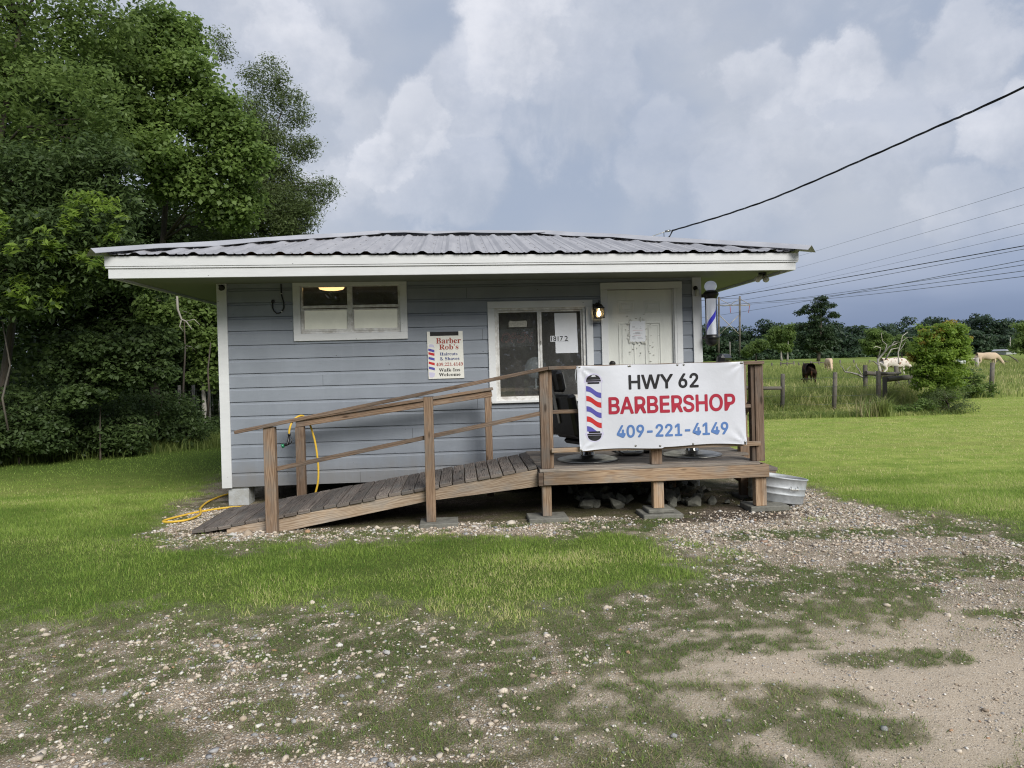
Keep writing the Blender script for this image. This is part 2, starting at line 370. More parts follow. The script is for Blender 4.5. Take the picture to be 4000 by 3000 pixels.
BASE = {}
def tag(o, label, cat, group=None, kind=None):
    if label: o['label'] = label
    if cat: o['category'] = cat
    if group: o['group'] = group
    if kind: o['kind'] = kind
    return o
def thing(name, label, cat, base, group=None, world=False):
    o = bpy.data.objects.new(name, None); C.objects.link(o); o.empty_display_size = .2
    if world: o.location = base
    else: o.location = W(*base); o.rotation_euler = (0, 0, YAW)
    BASE[o.name] = tuple(base); return tag(o, label, cat, group)
def build(name, mb, material, parent=None, label=None, cat=None, base=(0, 0, 0), group=None, world=False, bevel=0.0, weld=False, kind=None, root=None):
    """mb vertices are in the frame (facade or world) of the top-level thing; the mesh is stored relative to the thing's base."""
    r = parent if root is None else root
    b = BASE[r.name] if r is not None else tuple(base)
    me = bpy.data.meshes.new(name)
    vs = np.array(mb.v, dtype=float)-np.array(b)
    me.from_pydata([tuple(x) for x in vs], [], mb.f)
    uvl = me.uv_layers.new(name='UVMap')
    flat = [c for f in mb.uv for p in f for c in p]; uvl.data.foreach_set('uv', flat)
    me.polygons.foreach_set('use_smooth', mb.sm)
    mats = material if isinstance(material, (list, tuple)) else [material]
    for m_ in mats: me.materials.append(MATS[m_])
    if hasattr(mb, 'mi'): me.polygons.foreach_set('material_index', mb.mi)
    me.update()
    bm = bmesh.new(); bm.from_mesh(me); bmesh.ops.recalc_face_normals(bm, faces=bm.faces); bm.to_mesh(me); bm.free()
    o = bpy.data.objects.new(name, me); C.objects.link(o)
    if parent is not None: o.parent = parent; BASE[o.name] = b
    else:
        if world: o.location = base
        else: o.location = W(*base); o.rotation_euler = (0, 0, YAW)
        BASE[o.name] = b
    if bevel:
        md = o.modifiers.new('bevel', 'BEVEL'); md.width = bevel; md.segments = 1; md.limit_method = 'ANGLE'; md.angle_limit = R(40)
    tag(o, label, cat, group, kind)
    return o

def sysfont(name):                                  # a face of Blender's own, else its built-in one
    try:
        import os
        return bpy.data.fonts.load(os.path.join(bpy.utils.system_resource('DATAFILES'), 'fonts', name))
    except Exception:
        return None
SANS, MATHS = sysfont('Inter.woff2'), sysfont('NotoSansMath-Regular.woff2')
def serif(s):                                       # bold roman letters live among the mathematical alphabets
    out = ''
    for c in s:
        if 'A' <= c <= 'Z': out += chr(0x1D400+ord(c)-65)
        elif 'a' <= c <= 'z': out += chr(0x1D41A+ord(c)-97)
        elif '0' <= c <= '9': out += chr(0x1D7CE+ord(c)-48)
        else: out += c
    return out
def text_into(mb, body, u0, u1, z0, z1, v, bold=0.0, depth=.0015, cut=None, fn=None, italic=0.0, font=None):
    cu = bpy.data.curves.new('lettering', 'FONT'); cu.body = body; cu.size = 1.0; cu.offset = bold; cu.extrude = 0.0; cu.resolution_u = 3
    cu.shear = italic
    if font: cu.font = font
    ob = bpy.data.objects.new('lettering', cu); C.objects.link(ob)
    dg = bpy.context.evaluated_depsgraph_get(); me = bpy.data.meshes.new_from_object(ob.evaluated_get(dg))
    bpy.data.objects.remove(ob); bpy.data.curves.remove(cu)
    bm = bmesh.new(); bm.from_mesh(me); bpy.data.meshes.remove(me)
    xs = [q.co.x for q in bm.verts]; ys = [q.co.y for q in bm.verts]
    x0, x1, y0, y1 = min(xs), max(xs), min(ys), max(ys)
    for q in bm.verts:
        q.co.x = u0+(q.co.x-x0)/(x1-x0)*(u1-u0); q.co.z = z0+(q.co.y-y0)/(y1-y0)*(z1-z0); q.co.y = v
    if cut:
        k = u0
        while k < u1:
            k += cut; bmesh.ops.bisect_plane(bm, geom=bm.verts[:]+bm.edges[:]+bm.faces[:], plane_co=(k, 0, 0), plane_no=(1, 0, 0))
        k = z0
        while k < z1:
            k += cut; bmesh.ops.bisect_plane(bm, geom=bm.verts[:]+bm.edges[:]+bm.faces[:], plane_co=(0, 0, k), plane_no=(0, 0, 1))
    b = len(mb.v); bm.verts.index_update()
    for q in bm.verts: mb.v.append((q.co.x, (fn(q.co.x, q.co.z) if fn else 0)+q.co.y, q.co.z))
    for f in bm.faces: mb.face([b+q.index for q in f.verts])
    bm.free()

def npmesh(name, V, F, material, tint=None, smooth=False, loc=(0, 0, 0)):
    """fast mesh from arrays: V (n,3), F (m,k)"""
    me = bpy.data.meshes.new(name); V = np.asarray(V, np.float32); F = np.asarray(F, np.int32); k = F.shape[1]
    me.vertices.add(len(V)); me.vertices.foreach_set('co', V.ravel())
    me.loops.add(F.size); me.loops.foreach_set('vertex_index', F.ravel())
    me.polygons.add(len(F)); me.polygons.foreach_set('loop_start', np.arange(0, F.size, k, dtype=np.int32))
    me.polygons.foreach_set('loop_total', np.full(len(F), k, np.int32))
    if smooth: me.polygons.foreach_set('use_smooth', np.ones(len(F), bool))
    me.update(calc_edges=True)
    if tint is not None:
        a = me.attributes.new('tint', 'FLOAT', 'POINT'); a.data.foreach_set('value', np.asarray(tint, np.float32))
    me.materials.append(MATS[material])
    o = bpy.data.objects.new(name, me); C.objects.link(o); o.location = loc
    return o

# ------------------------------------------------------------------ noise and ground masks
def _h(ix, iy, s):
    n = (ix.astype(np.int64)*374761393 + iy.astype(np.int64)*668265263 + s*974711) & 0x7fffffff
    n = ((n ^ (n >> 13))*1274126177) & 0x7fffffff
    return ((n ^ (n >> 16)) & 0xffff)/65535.0
def vnoise(x, y, s=0):
    ix = np.floor(x); iy = np.floor(y); fx = x-ix; fy = y-iy; fx = fx*fx*(3-2*fx); fy = fy*fy*(3-2*fy)
    a = _h(ix, iy, s); b = _h(ix+1, iy, s); c = _h(ix, iy+1, s); d = _h(ix+1, iy+1, s)
    return (a*(1-fx)+b*fx)*(1-fy)+(c*(1-fx)+d*fx)*fy
def fbm(x, y, s=0, o=4):
    r = 0; a = .5; tt = 0
    for k in range(o):
        r = r+a*vnoise(x, y, s+k*17); tt += a; x = x*2.03+3.1; y = y*2.03+1.7; a *= .55
    return r/tt
def sdf(px, py, poly):
    d = np.full(px.shape, 1e9); inside = np.zeros(px.shape, bool); n = len(poly)
    for i in range(n):
        ax, ay = poly[i]; bx, by = poly[(i+1) % n]
        ex, ey = bx-ax, by-ay; wx, wy = px-ax, py-ay
        tt = np.clip((wx*ex+wy*ey)/(ex*ex+ey*ey+1e-12), 0, 1)
        d = np.minimum(d, (wx-ex*tt)**2+(wy-ey*tt)**2)
        cond = ((ay > py) != (by > py)) & (px < (bx-ax)*(py-ay)/((by-ay)+1e-12)+ax)
        inside ^= cond
    d = np.sqrt(d); return np.where(inside, d, -d)
def sstep(a, b, x):
    q = np.clip((x-a)/(b-a), 0, 1); return q*q*(3-2*q)
G2 = lambda pts: [tuple(gnd(*p)[:2]) for p in pts]
BARE = [tuple(W(3.4, 5.6)[:2]), tuple(W(-3.1, 5.6)[:2])] + G2([(472, 1030), (455, 1048), (405, 1080), (345, 1138), (325, 1165), (375, 1192), (520, 1197), (640, 1183), (800, 1168), (1000, 1163), (1200, 1157), (1380, 1160), (1470, 1185), (1500, 1215),
        (1460, 1250), (1350, 1278), (1200, 1322), (1000, 1337), (850, 1332), (700, 1300), (560, 1312), (400, 1322), (200, 1332), (0, 1347), (-500, 1380)]) + [(-9, 3.5), (-9, -9), (14, -9), (14, 5.6)] + G2([(2330, 1170), (2212, 1150), (2080, 1112), (1930, 1104), (1830, 1080), (1735, 1045)])
SPARSE = G2([(-300, 1360), (200, 1325), (560, 1305), (700, 1295), (1000, 1330), (1250, 1300), (1480, 1235), (1700, 1260), (1820, 1300), (1500, 1400), (1050, 1450), (800, 1480), (400, 1480), (100, 1470), (-300, 1470)])
PATH = G2([(1330, 1168), (1500, 1120), (1720, 1052), (1900, 1104), (2212, 1185), (2600, 1330), (2700, 1659), (1790, 1659), (1560, 1500), (1760, 1400), (2000, 1330), (2010, 1270), (1820, 1235), (1600, 1205)])
PATCH = [(1900, 1150, 1.5, .22), (2130, 1225, 1.0, .3), (1930, 1240, .8, .2), (1690, 1270, .75, .22), (1800, 1310, .5, .16), (2060, 1215, .6, .14), (1560, 1330, .9, .2), (1930, 1420, .42, .13), (1650, 1520, .6, .22), (1800, 1580, .45, .15), (1330, 1540, .6, .1),
         (300, 1440, .9, .2), (60, 1480, .8, .15), (60, 1570, .8, .28), (230, 1600, .5, .14), (620, 1500, .5, .07), (870, 1475, .5, .1), (1020, 1600, .9, .1), (700, 1620, .45, .07), (2170, 1330, .3, .1), (1700, 1390, .35, .1), (1480, 1400, .6, .14), (1200, 1420, .8, .2), (1160, 1500, .5, .12)]
PATCHW = [(*gnd(x, y)[:2], a, b) for x, y, a, b in PATCH]
def masks(x, y):
    """lush turf, thin turf, sand, dark dirt - each 0..1"""
    d = sdf(x, y, BARE)
    n = fbm(x*2.2, y*2.2, 3)-.5; n2 = fbm(x*7, y*7, 9, 3)-.5
    n3 = fbm(x*18, y*18, 14, 2)-.5
    lush = sstep(.24, -.22, d+n*.66+n2*.44+n3*.30)
    worn = sstep(.50, .66, fbm(x*.9+7, y*.9, 21))
    path = sstep(-.25, .15, sdf(x, y, PATH)+n*.8)
    hole = sstep(.54, .64, fbm(x*1.3+3, y*2.4, 33)+.10*sstep(4.6, 3.2, y))
    sp = 1.0*(1-hole*(1-.55*sstep(-.3, .2, sdf(x, y, SPARSE))))*(1-.92*path)
    sp = np.maximum(sp, .97*sstep(.95, .20, d+n*.7)*sstep(5.75, 5.45, y)*(1-path))
    for px, py, a, b in PATCHW:
        q = ((x-px)/a)**2+((y-py)/b)**2
        sp = np.maximum(sp, sstep(1.5, .45, q+n*1.8+n2*.8)*.95)
    sp = sp*(1-lush)*(.25+1.5*sstep(.34, .62, fbm(x*10, y*10, 5, 3)))*sstep(1.9, 2.8, x*0+y)
    sandp = gnd(2120, 1560)[:2]
    sand = sstep(2.0, .6, np.hypot((x-sandp[0])/1.25, (y-sandp[1])/1.15)+n*1.2)
    sand = np.maximum(sand, sstep(1.3, .5, np.hypot((x-gnd(1480, 1440)[0])/.6, (y-gnd(1480, 1440)[1])/.2)+n)*.8)
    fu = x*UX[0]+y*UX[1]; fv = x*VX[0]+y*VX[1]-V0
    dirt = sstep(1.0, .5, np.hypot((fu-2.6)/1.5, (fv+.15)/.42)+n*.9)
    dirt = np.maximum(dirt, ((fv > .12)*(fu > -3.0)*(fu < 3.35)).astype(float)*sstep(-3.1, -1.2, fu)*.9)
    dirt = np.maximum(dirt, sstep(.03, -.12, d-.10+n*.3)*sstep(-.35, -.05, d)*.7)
    return lush, np.clip(sp, 0, 1), sand*(1-lush), np.clip(dirt, 0, 1)*(1-lush)
def terrain(x, y):
    z = .006*np.maximum(0, y-25)
    z = np.minimum(z, 1.9)
    z = z + (fbm(x*.25, y*.25, 50)-.5)*.06*sstep(9.5, 14, y) + (fbm(x*1.3, y*1.3, 51)-.5)*.035*sstep(6.8, 5.8, y)
    return z
def tz(x, y): return float(terrain(np.array([x], float), np.array([y], float))[0])

# ------------------------------------------------------------------ ground sheet
def axis(segs):
    out = [segs[0][0]]
    for a, b, st in segs:
        n = max(1, int(round((b-a)/st))); out += list(np.linspace(a, b, n+1)[1:])
    return np.array(out)
gx = axis([(-900, -100, 80), (-100, -24, 6), (-24, -7, .5), (-7, 8, .05), (8, 26, .5), (26, 110, 4), (110, 900, 60)])
gy = axis([(-60, -6, 6), (-6, 2, .4), (2, 9.6, .05), (9.6, 14, .2), (14, 40, .7), (40, 130, 5), (130, 330, 20), (330, 1500, 130)])
X, Y = np.meshgrid(gx, gy); Z = terrain(X, Y)
L_, S_, D_, T_ = masks(X, Y)
Z = Z+L_*.012+(fbm(X*14, Y*14, 61, 3)-.5)*.022*(1-L_)*(np.abs(Y-5.5) < 4.5)
nx, ny = len(gx), len(gy)
idx = np.arange(nx*ny).reshape(ny, nx)
F = np.stack([idx[:-1, :-1], idx[:-1, 1:], idx[1:, 1:], idx[1:, :-1]], -1).reshape(-1, 4)

m = bpy.data.materials.new('ground'); m.use_nodes = True; t = NT(m.node_tree); MATS['ground'] = m
pos = t.n('ShaderNodeNewGeometry').outputs['Position']
ma = t.n('ShaderNodeAttribute', attribute_name='mask'); ms = t.n('ShaderNodeSeparateColor', {0: ma.outputs['Color']})
dirtA = t.n('ShaderNodeAttribute', attribute_name='dirt').outputs['Fac']
def pebbles(scale):
    v = t.n('ShaderNodeTexVoronoi', {'Vector': pos, 'Scale': scale, 'Randomness': 1.0}); return v.outputs['Distance'], v.outputs['Color']
d1, c1 = pebbles(95.0); d2, c2 = pebbles(42.0)
def stones(c):
    r = t.n('ShaderNodeSeparateColor', {0: c}).outputs[0]
    return t.ramp(r, [(0, (.17, .135, .10)), (.25, (.38, .30, .22)), (.5, (.56, .47, .37)), (.7, (.42, .37, .31)), (.88, (.68, .62, .54)), (1, (.24, .24, .25))])
soil = t.mix(t.smooth(t.noise(pos, 3.0, 6, .65), .3, .7), (.150, .116, .080), (.345, .285, .215))
grav = t.mix(t.smooth(d1, .35, .62, 1, 0), soil, stones(c1))
bigp = t.math('MULTIPLY', t.smooth(d2, .26, .36, 1, 0), t.smooth(t.n('ShaderNodeSeparateColor', {0: c2}).outputs[1], .55, .6))
grav = t.mix(bigp, grav, stones(c2))
sandc = t.mix(t.smooth(t.noise(pos, 160, 3, .7), .3, .7), (.36, .295, .220), (.60, .51, .405))
sandc = t.mix(t.smooth(d1, .18, .3, .85, 0), sandc, stones(c1))
grav = t.mix(t.math('MULTIPLY', ms.outputs[2], .85), grav, sandc)
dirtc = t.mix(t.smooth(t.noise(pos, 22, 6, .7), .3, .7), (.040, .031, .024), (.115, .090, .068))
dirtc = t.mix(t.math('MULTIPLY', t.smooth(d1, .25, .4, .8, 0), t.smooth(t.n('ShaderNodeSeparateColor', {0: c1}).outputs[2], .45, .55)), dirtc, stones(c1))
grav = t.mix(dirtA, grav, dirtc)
thin = t.mix(t.smooth(t.noise(pos, 60, 5, .7), .35, .65), (.058, .060, .026), (.125, .118, .058))
base = t.mix(t.math('MULTIPLY', ms.outputs[1], .80), grav, thin)
sy = t.n('ShaderNodeSeparateXYZ', {0: pos})
mow = t.noise(t.vmath('MULTIPLY', pos, (.25, 1.5, 1)), 1.0, 4, .6)
turf = t.mix(t.smooth(t.noise(pos, 45, 6, .7), .3, .7), (.045, .075, .016), (.135, .170, .040))
far = t.mix(t.smooth(t.noise(pos, 2.2, 8, .7), .3, .7), (.175, .255, .042), (.350, .405, .100))
far = t.mix(t.smooth(mow, .4, .68, 0, .6), far, (.270, .275, .085))
fld = t.mix(t.smooth(t.noise(t.vmath('MULTIPLY', pos, (.4, .12, 1)), 1.0, 8, .7), .35, .65), (.105, .160, .030), (.240, .285, .075))
far = t.mix(t.math('MULTIPLY', t.smooth(sy.outputs[0], 1.0, -3.0), t.smooth(sy.outputs[1], 8.0, 13.5)), far, (.085, .130, .026))  # tree shade mixed into the turf colour at the back left
turf = t.mix(t.smooth(sy.outputs[1], 6.5, 11.0), turf, far)
turf = t.mix(t.smooth(sy.outputs[1], 24.0, 32.0), turf, fld)
base = t.mix(ms.outputs[0], base, turf)
hgt = t.math('ADD', t.math('MULTIPLY', t.math('MULTIPLY', t.smooth(d1, .2, .6, 1, 0), t.math('SUBTRACT', 1.0, t.math('MULTIPLY', ms.outputs[2], .85))), .5), t.math('ADD', t.math('MULTIPLY', bigp, .8), t.math('MULTIPLY', t.noise(pos, 120, 4, .7), .7)))
bp = t.n('ShaderNodeBump', {'Height': hgt, 'Strength': .7, 'Distance': .012})
p = t.n('ShaderNodeBsdfPrincipled', {'Base Color': base, 'Roughness': .95, 'Specular IOR Level': .1, 'Normal': bp.outputs[0]})
t.n('ShaderNodeOutputMaterial', {0: p.outputs[0]})
ground = npmesh('ground', np.stack([X, Y, Z], -1).reshape(-1, 3), F, 'ground', smooth=True)
ca = ground.data.attributes.new('mask', 'FLOAT_COLOR', 'POINT')
ca.data.foreach_set('color', np.stack([L_, S_, D_, np.ones_like(L_)], -1).reshape(-1).astype(np.float32))
da = ground.data.attributes.new('dirt', 'FLOAT', 'POINT'); da.data.foreach_set('value', T_.ravel().astype(np.float32))
tag(ground, 'mown lawn, worn gravel drive and pasture around the shop', 'ground', kind='structure')

# ------------------------------------------------------------------ the shop
shop = thing('barbershop', 'small grey clapboard barbershop with white trim and low hipped metal roof', 'building', (.1, 1.6, 0))
UL, UR, VF, VB, ZB, ZT = -2.975, 3.155, 1.6, 5.22, .23, 2.86
ROW = .1768
def siding(mb, fn, a0, a1, z0, z1):
    k = int(math.floor((z0-ZB)/ROW+1e-6)); pts = []
    while ZB+k*ROW < z1:
        zb = ZB+k*ROW
        pts += [(zb+.0002, 0), (zb+.138, 0), (zb+.148, .010), (zb+.168, .012), (zb+ROW-.0002, .020)]
        k += 1
    out = []
    for (za, oa), (zb, ob) in zip(pts[:-1], pts[1:]):
        if zb <= z0 or za >= z1: continue
        fa = 0 if za >= z0 else (z0-za)/(zb-za); fb = 1 if zb <= z1 else (z1-za)/(zb-za)
        out.append(((za+(zb-za)*fa, oa+(ob-oa)*fa), (za+(zb-za)*fb, oa+(ob-oa)*fb)))
    for (za, oa), (zb, ob) in out:
        mb.quad(fn(a0, oa, za), fn(a1, oa, za), fn(a1, ob, zb), fn(a0, ob, zb))
W1 = (-1.97, -.735, 2.12, 2.73); W2 = (.46, 1.63, 1.205, 2.392); DR = (1.925, 2.80, .56, 2.605)
wall = MB(); ff = lambda a, o, z: (a, VF+o, z)
cuts = sorted([UL, W1[0], W1[1], W2[0], W2[1], DR[0], DR[1], UR])
for a0, a1 in zip(cuts[:-1], cuts[1:]):
    mid = (a0+a1)/2; holes = [(o[2], o[3]) for o in (W1, W2, DR) if o[0] < mid < o[1]]
    z = ZB
    for h0, h1 in holes:
        siding(wall, ff, a0, a1, z, h0); z = h1
    siding(wall, ff, a0, a1, z, ZT)
build('front_wall', wall, 'siding_paint', shop)
sw = MB()
siding(sw, lambda a, o, z: (UL+o, a, z), VF, VB, ZB, ZT)
build('side_wall', sw, 'siding_paint', shop)
sw = MB(); siding(sw, lambda a, o, z: (UR-o, a, z), VF, VB, ZB, ZT); build('side_wall', sw, 'siding_paint', shop)
sw = MB(); siding(sw, lambda a, o, z: (a, VB-o, z), UL, UR, ZB, ZT); build('back_wall', sw, 'siding_paint', shop)
# a few board butt joints
for u, k in ((-1.29, 0), (.215, 5), (-.62, 3), (-1.72, 7), (.11, 13), (2.2, 2), (-.2, 9), (.3, 10)):
    bj = MB(); bj.box(u-.0015, u+.0015, VF-.0012, VF+.004, ZB+k*ROW+.002, ZB+k*ROW+.136); build('board_joint', bj, 'under_dark', shop)
for (u0, u1) in ((-2.985, -2.865), (3.048, 3.165)):
    cb = MB(); cb.box(u0, u1, VF-.024, VF+.002, .222, 2.80); build('corner_board', cb, 'white_paint', shop, bevel=.003)
    s = MB(); e = UL if u0 < 0 else UR; sgn = -1 if u0 < 0 else 1
    s.box(min(e, e+sgn*.02), max(e, e+sgn*.02), VF+.003, VF+.10, .222, 2.80); build('corner_board', s, 'white_paint', shop, bevel=.003)
# floor frame under the house, room inside
fl = MB(); fl.box(UL+.02, UR-.02, VF+.03, VB-.03, .25, .44, axis=0); build('floor_frame', fl, 'under_dark', shop)
rm = MB(); a, b, c_, d = UL+.1, UR-.1, VF+.13, VB-.1
rm.quad((a, d, .46), (b, d, .46), (b, d, 2.80), (a, d, 2.80)); rm.quad((a, c_, .46), (a, d, .46), (a, d, 2.80), (a, c_, 2.80)); rm.quad((b, d, .46), (b, c_, .46), (b, c_, 2.8), (b, d, 2.8))
rm.quad((a, c_, 2.80), (a, d, 2.80), (b, d, 2.80), (b, c_, 2.80)); rm.quad((a, c_, .46), (b, c_, .46), (b, d, .46), (a, d, .46))
build('room_lining', rm, 'room_wall', shop)
il = MB()
for a0, a1 in zip(cuts[:-1], cuts[1:]):
    mid = (a0+a1)/2; holes = [(o[2], o[3]) for o in (W1, W2, DR) if o[0] < mid < o[1]]; z = .46
    for h0, h1 in holes+[(2.80, 2.80)]:
        if h0 > z: il.quad((a0, VF+.125, z), (a1, VF+.125, z), (a1, VF+.125, h0), (a0, VF+.125, h0))
        z = h1
build('inner_wall', il, 'room_wall', shop)
ct = MB(); ct.box(.2, 2.0, 2.3, 2.75, 1.30, 1.345, axis=0); ct.box(.25, 1.9, 2.4, 2.72, .47, 1.30, axis=0)
o = build('counter', ct, 'counter_wood', None, 'light wooden counter seen through the sliding window', 'counter', base=(1.1, 2.5, .46))
ml = MB(); ml.lathe([(.02, -.01), (.145, -.008), (.145, .008), (.02, .01)], n=28); ml.xf(Matrix.Translation((1.02, 2.05, 1.62)) @ Matrix.Rotation(R(90), 4, 'X'))
ml.box(1.01, 1.03, 2.05, 2.07, 1.345, 1.5); ml.lathe([(.09, 0), (.09, .015), (.02, .025)], (1.02, 2.32, 1.346), 20); ml.tube([(1.02, 2.06, 1.40), (1.02, 2.2, 1.37), (1.02, 2.32, 1.36)], .01)
build('table_mirror', ml, 'pale_disc', None, 'round pale mirror behind the sliding window glass', 'mirror', base=(1.02, 2.1, 1.345))
cl_ = MB(); P = ray(716, 621.3); P = toF(np.array([0, 0, HC])+P*((2.775-HC)/P[2]))
cl_.lathe([(.165, .025), (.17, 0), (.155, -.022), (.10, -.034), (.02, -.036)], (P[0], P[1], 2.775), 32)
lampo = build('ceiling_lamp', cl_, 'lamp_warm', None, 'round glowing ceiling lamp inside behind the high window', 'lamp', base=(P[0], P[1], 2.7))

def rect_frame(mb, u0, u1, z0, z1, w, v0, v1, wb=None, wt=None):
    wb = wb or w; wt = wt or w
    mb.box(u0, u0+w, v0, v1, z0+wb, z1-wt); mb.box(u1-w, u1, v0, v1, z0+wb, z1-wt)
    mb.box(u0, u1, v0, v1, z0, z0+wb, axis=0); mb.box(u0, u1, v0, v1, z1-wt, z1, axis=0)
# high window
tr = MB(); rect_frame(tr, -2.06, -.645, 2.03, 2.805, .088, VF-.024, VF+.03)
win = build('window', tr, 'white_paint', shop, 'high four pane window with painted over lower panes', bevel=.003)
fr = MB(); rect_frame(fr, W1[0], W1[1], W1[2], W1[3], .024, VF+.004, VF+.06)
fr.box(-1.392, -1.328, VF+.0, VF+.058, W1[2]+.024, W1[3]-.024); fr.box(-1.375, -1.345, VF-.006, VF+.0, W1[2]+.024, W1[3]-.024)
for a0, a1 in ((W1[0]+.024, -1.392), (-1.328, W1[1]-.024)):
    fr.box(a0, a1, VF+.012, VF+.05, 2.440, 2.474, axis=0); fr.box(a0, a1, VF+.006, VF+.05, 2.146, 2.176, axis=0); fr.box(a0, a1, VF+.014, VF+.05, 2.412, 2.428, axis=0)
    fr.box(a0, a0+.012, VF+.014, VF+.05, 2.176, 2.412); fr.box(a1-.012, a1, VF+.014, VF+.05, 2.176, 2.412)
build('sash', fr, 'sash_white', win, root=shop, bevel=.0015)
for a0, a1 in ((W1[0]+.026, -1.393), (-1.327, W1[1]-.026)):
    g = MB(); g.box(a0+.012, a1-.012, VF+.030, VF+.034, 2.177, 2.411, axis=0); build('pane', g, 'frosted_panel', win, 'pale opaque lower pane', root=shop)
    g = MB(); g.box(a0, a1, VF+.036, VF+.040, 2.475, W1[3]-.025, axis=0); build('pane', g, 'window_glass', win, root=shop)
# sliding window
tr = MB(); rect_frame(tr, .372, 1.727, 1.178, 2.478, .088, VF-.024, VF+.02, wb=.03)
tr.box(.395, 1.70, VF-.045, VF-.024, 1.178, 1.208, axis=0)
win = build('window', tr, 'white_paint', shop, 'tall sliding window with dark glass', bevel=.003)
fr = MB(); rect_frame(fr, W2[0], W2[1], W2[2], W2[3], .03, VF+.005, VF+.04)
rect_frame(fr, W2[0]+.032, W2[1]-.032, W2[2]+.030, W2[3]-.032, .022, VF+.035, VF+.075)
fr.box(1.012, 1.035, VF+.028, VF+.07, W2[2]+.05, W2[3]-.05); fr.box(1.037, 1.066, VF+.018, VF+.06, W2[2]+.05, W2[3]-.05)
build('sash', fr, 'sash_white', win, root=shop, bevel=.0015)
for a0, a1, dv in ((W2[0]+.05, 1.014, .055), (1.064, W2[1]-.05, .045)):
    g = MB(); g.box(a0, a1, VF+dv, VF+dv+.004, W2[2]+.05, W2[3]-.05, axis=2); build('pane', g, 'window_glass', win, root=shop)
la = MB(); la.box(1.040, 1.056, VF+.008, VF+.018, 1.92, 1.965); build('latch', la, 'dull_steel', win, root=shop)
# door
dl = MB(); dl.box(DR[0]+.006, DR[1]-.012, VF+.030, VF+.072, DR[2], DR[3]-.006)
def panel(u0, u1, z0, z1):
    rect_frame(dl, u0, u1, z0, z1, .018, VF+.0205, VF+.031)
    rect_frame(dl, u0+.034, u1-.034, z0+.034, z1-.034, .012, VF+.0262, VF+.031)
    dl.box(u0+.048, u1-.048, VF+.0240, VF+.031, z0+.048, z1-.048)
for u0, u1 in ((2.068, 2.285), (2.415, 2.632)):
    panel(u0, u1, 2.298, 2.462); panel(u0, u1, 1.50, 2.176); panel(u0, u1, .72, 1.38)
door = build('door', dl, 'door_paint', shop, 'off white six panel door with tape marks', bevel=.003)
dt = MB(); dt.box(1.836, 1.925, VF-.024, VF+.03, .55, 2.605); dt.box(2.80, 2.906, VF-.024, VF+.03, .55, 2.605); dt.box(1.834, 2.908, VF-.026, VF+.03, 2.606, 2.694, axis=0)
dt.box(2.788, 2.80, VF-.004, VF+.06, .55, 2.600); dt.box(2.830, 2.838, VF-.029, VF-.024, .55, 2.60)
build('door_trim', dt, 'white_paint', door, root=shop, bevel=.003)
kn = MB(); kn.lathe([(.012, 0), (.012, .03), (.030, .04), (.034, .055), (.028, .07), (.01, .074)], n=20); kn.lathe([(.036, -.004), (.036, .006), (.02, .008)], n=20)
kn.xf(Matrix.Translation((1.975, VF+.029, 1.648)) @ Matrix.Rotation(R(90), 4, 'X')); build('door_knob', kn, 'black_iron', door, root=shop)
ga = MB(); ga.box(DR[0], DR[1], VF+.075, VF+.08, DR[2], DR[3]); build('door_gap', ga, 'under_dark', door, root=shop)
rs = MB(); rg = random.Random(5)
for k in range(34):
    a = rg.uniform(0, 1); side = rg.random()
    u = 2.20+rg.gauss(0, .022) if side < .35 else (2.47+rg.gauss(0, .035) if side < .75 else rg.uniform(2.2, 2.5)); z = rg.uniform(1.66, 2.27) if side < .75 else rg.choice([2.262, 2.24, 1.87, 1.83, 1.77])+rg.gauss(0, .01)
    s = rg.uniform(.003, .011); h = rg.uniform(.002, .010)
    rs.box(u-s, u+s, VF+.0163, VF+.0300, z-h/2, z+h/2, axis=0)
build('tape_residue', rs, 'residue', door, root=shop, kind='stuff')
# roof
U0, U1, E0, E1, ZE, ZR = -3.93, 4.09, .66, 6.14, 2.958, 3.665
D = (E1-E0)/2; RL, RR = U0+D, U1-D
tiltT = lambda u: -.0095*u
tiltB = lambda u: -.0039*u
def roof_slope(fn, L, hip):
    """fn(s, t, h): s along the eave, t up the slope in plan metres, h above the sheet"""
    mb = MB(); prof = []
    sp = .316; s = .06
    while s < L:
        for ds, h in ((-.062, 0), (-.018, .025), (.018, .025), (.062, 0), (.118, 0), (.126, .006), (.140, .006), (.148, 0), (.205, 0), (.213, .006), (.227, .006), (.235, 0)):
            if 0 <= s+ds <= L: prof.append((s+ds, h))
        s += sp
    prof = [(0, 0)]+prof+[(L, 0)]
    for (s0, h0), (s1, h1) in zip(prof[:-1], prof[1:]):
        t0 = min(D, s0 if hip else D, L-s0 if hip else D); t1 = min(D, s1, L-s1)
        t0 = max(t0, .001); t1 = max(t1, .001)
        mb.quad(fn(s0, 0, h0), fn(s1, 0, h1), fn(s1, t1, h1), fn(s0, t0, h0))
    return mb
sl = (ZR-ZE)/D
front = roof_slope(lambda s, t, h: (U0+s, E0+t, ZE+t*sl+h+tiltT(U0+s)), U1-U0, True)

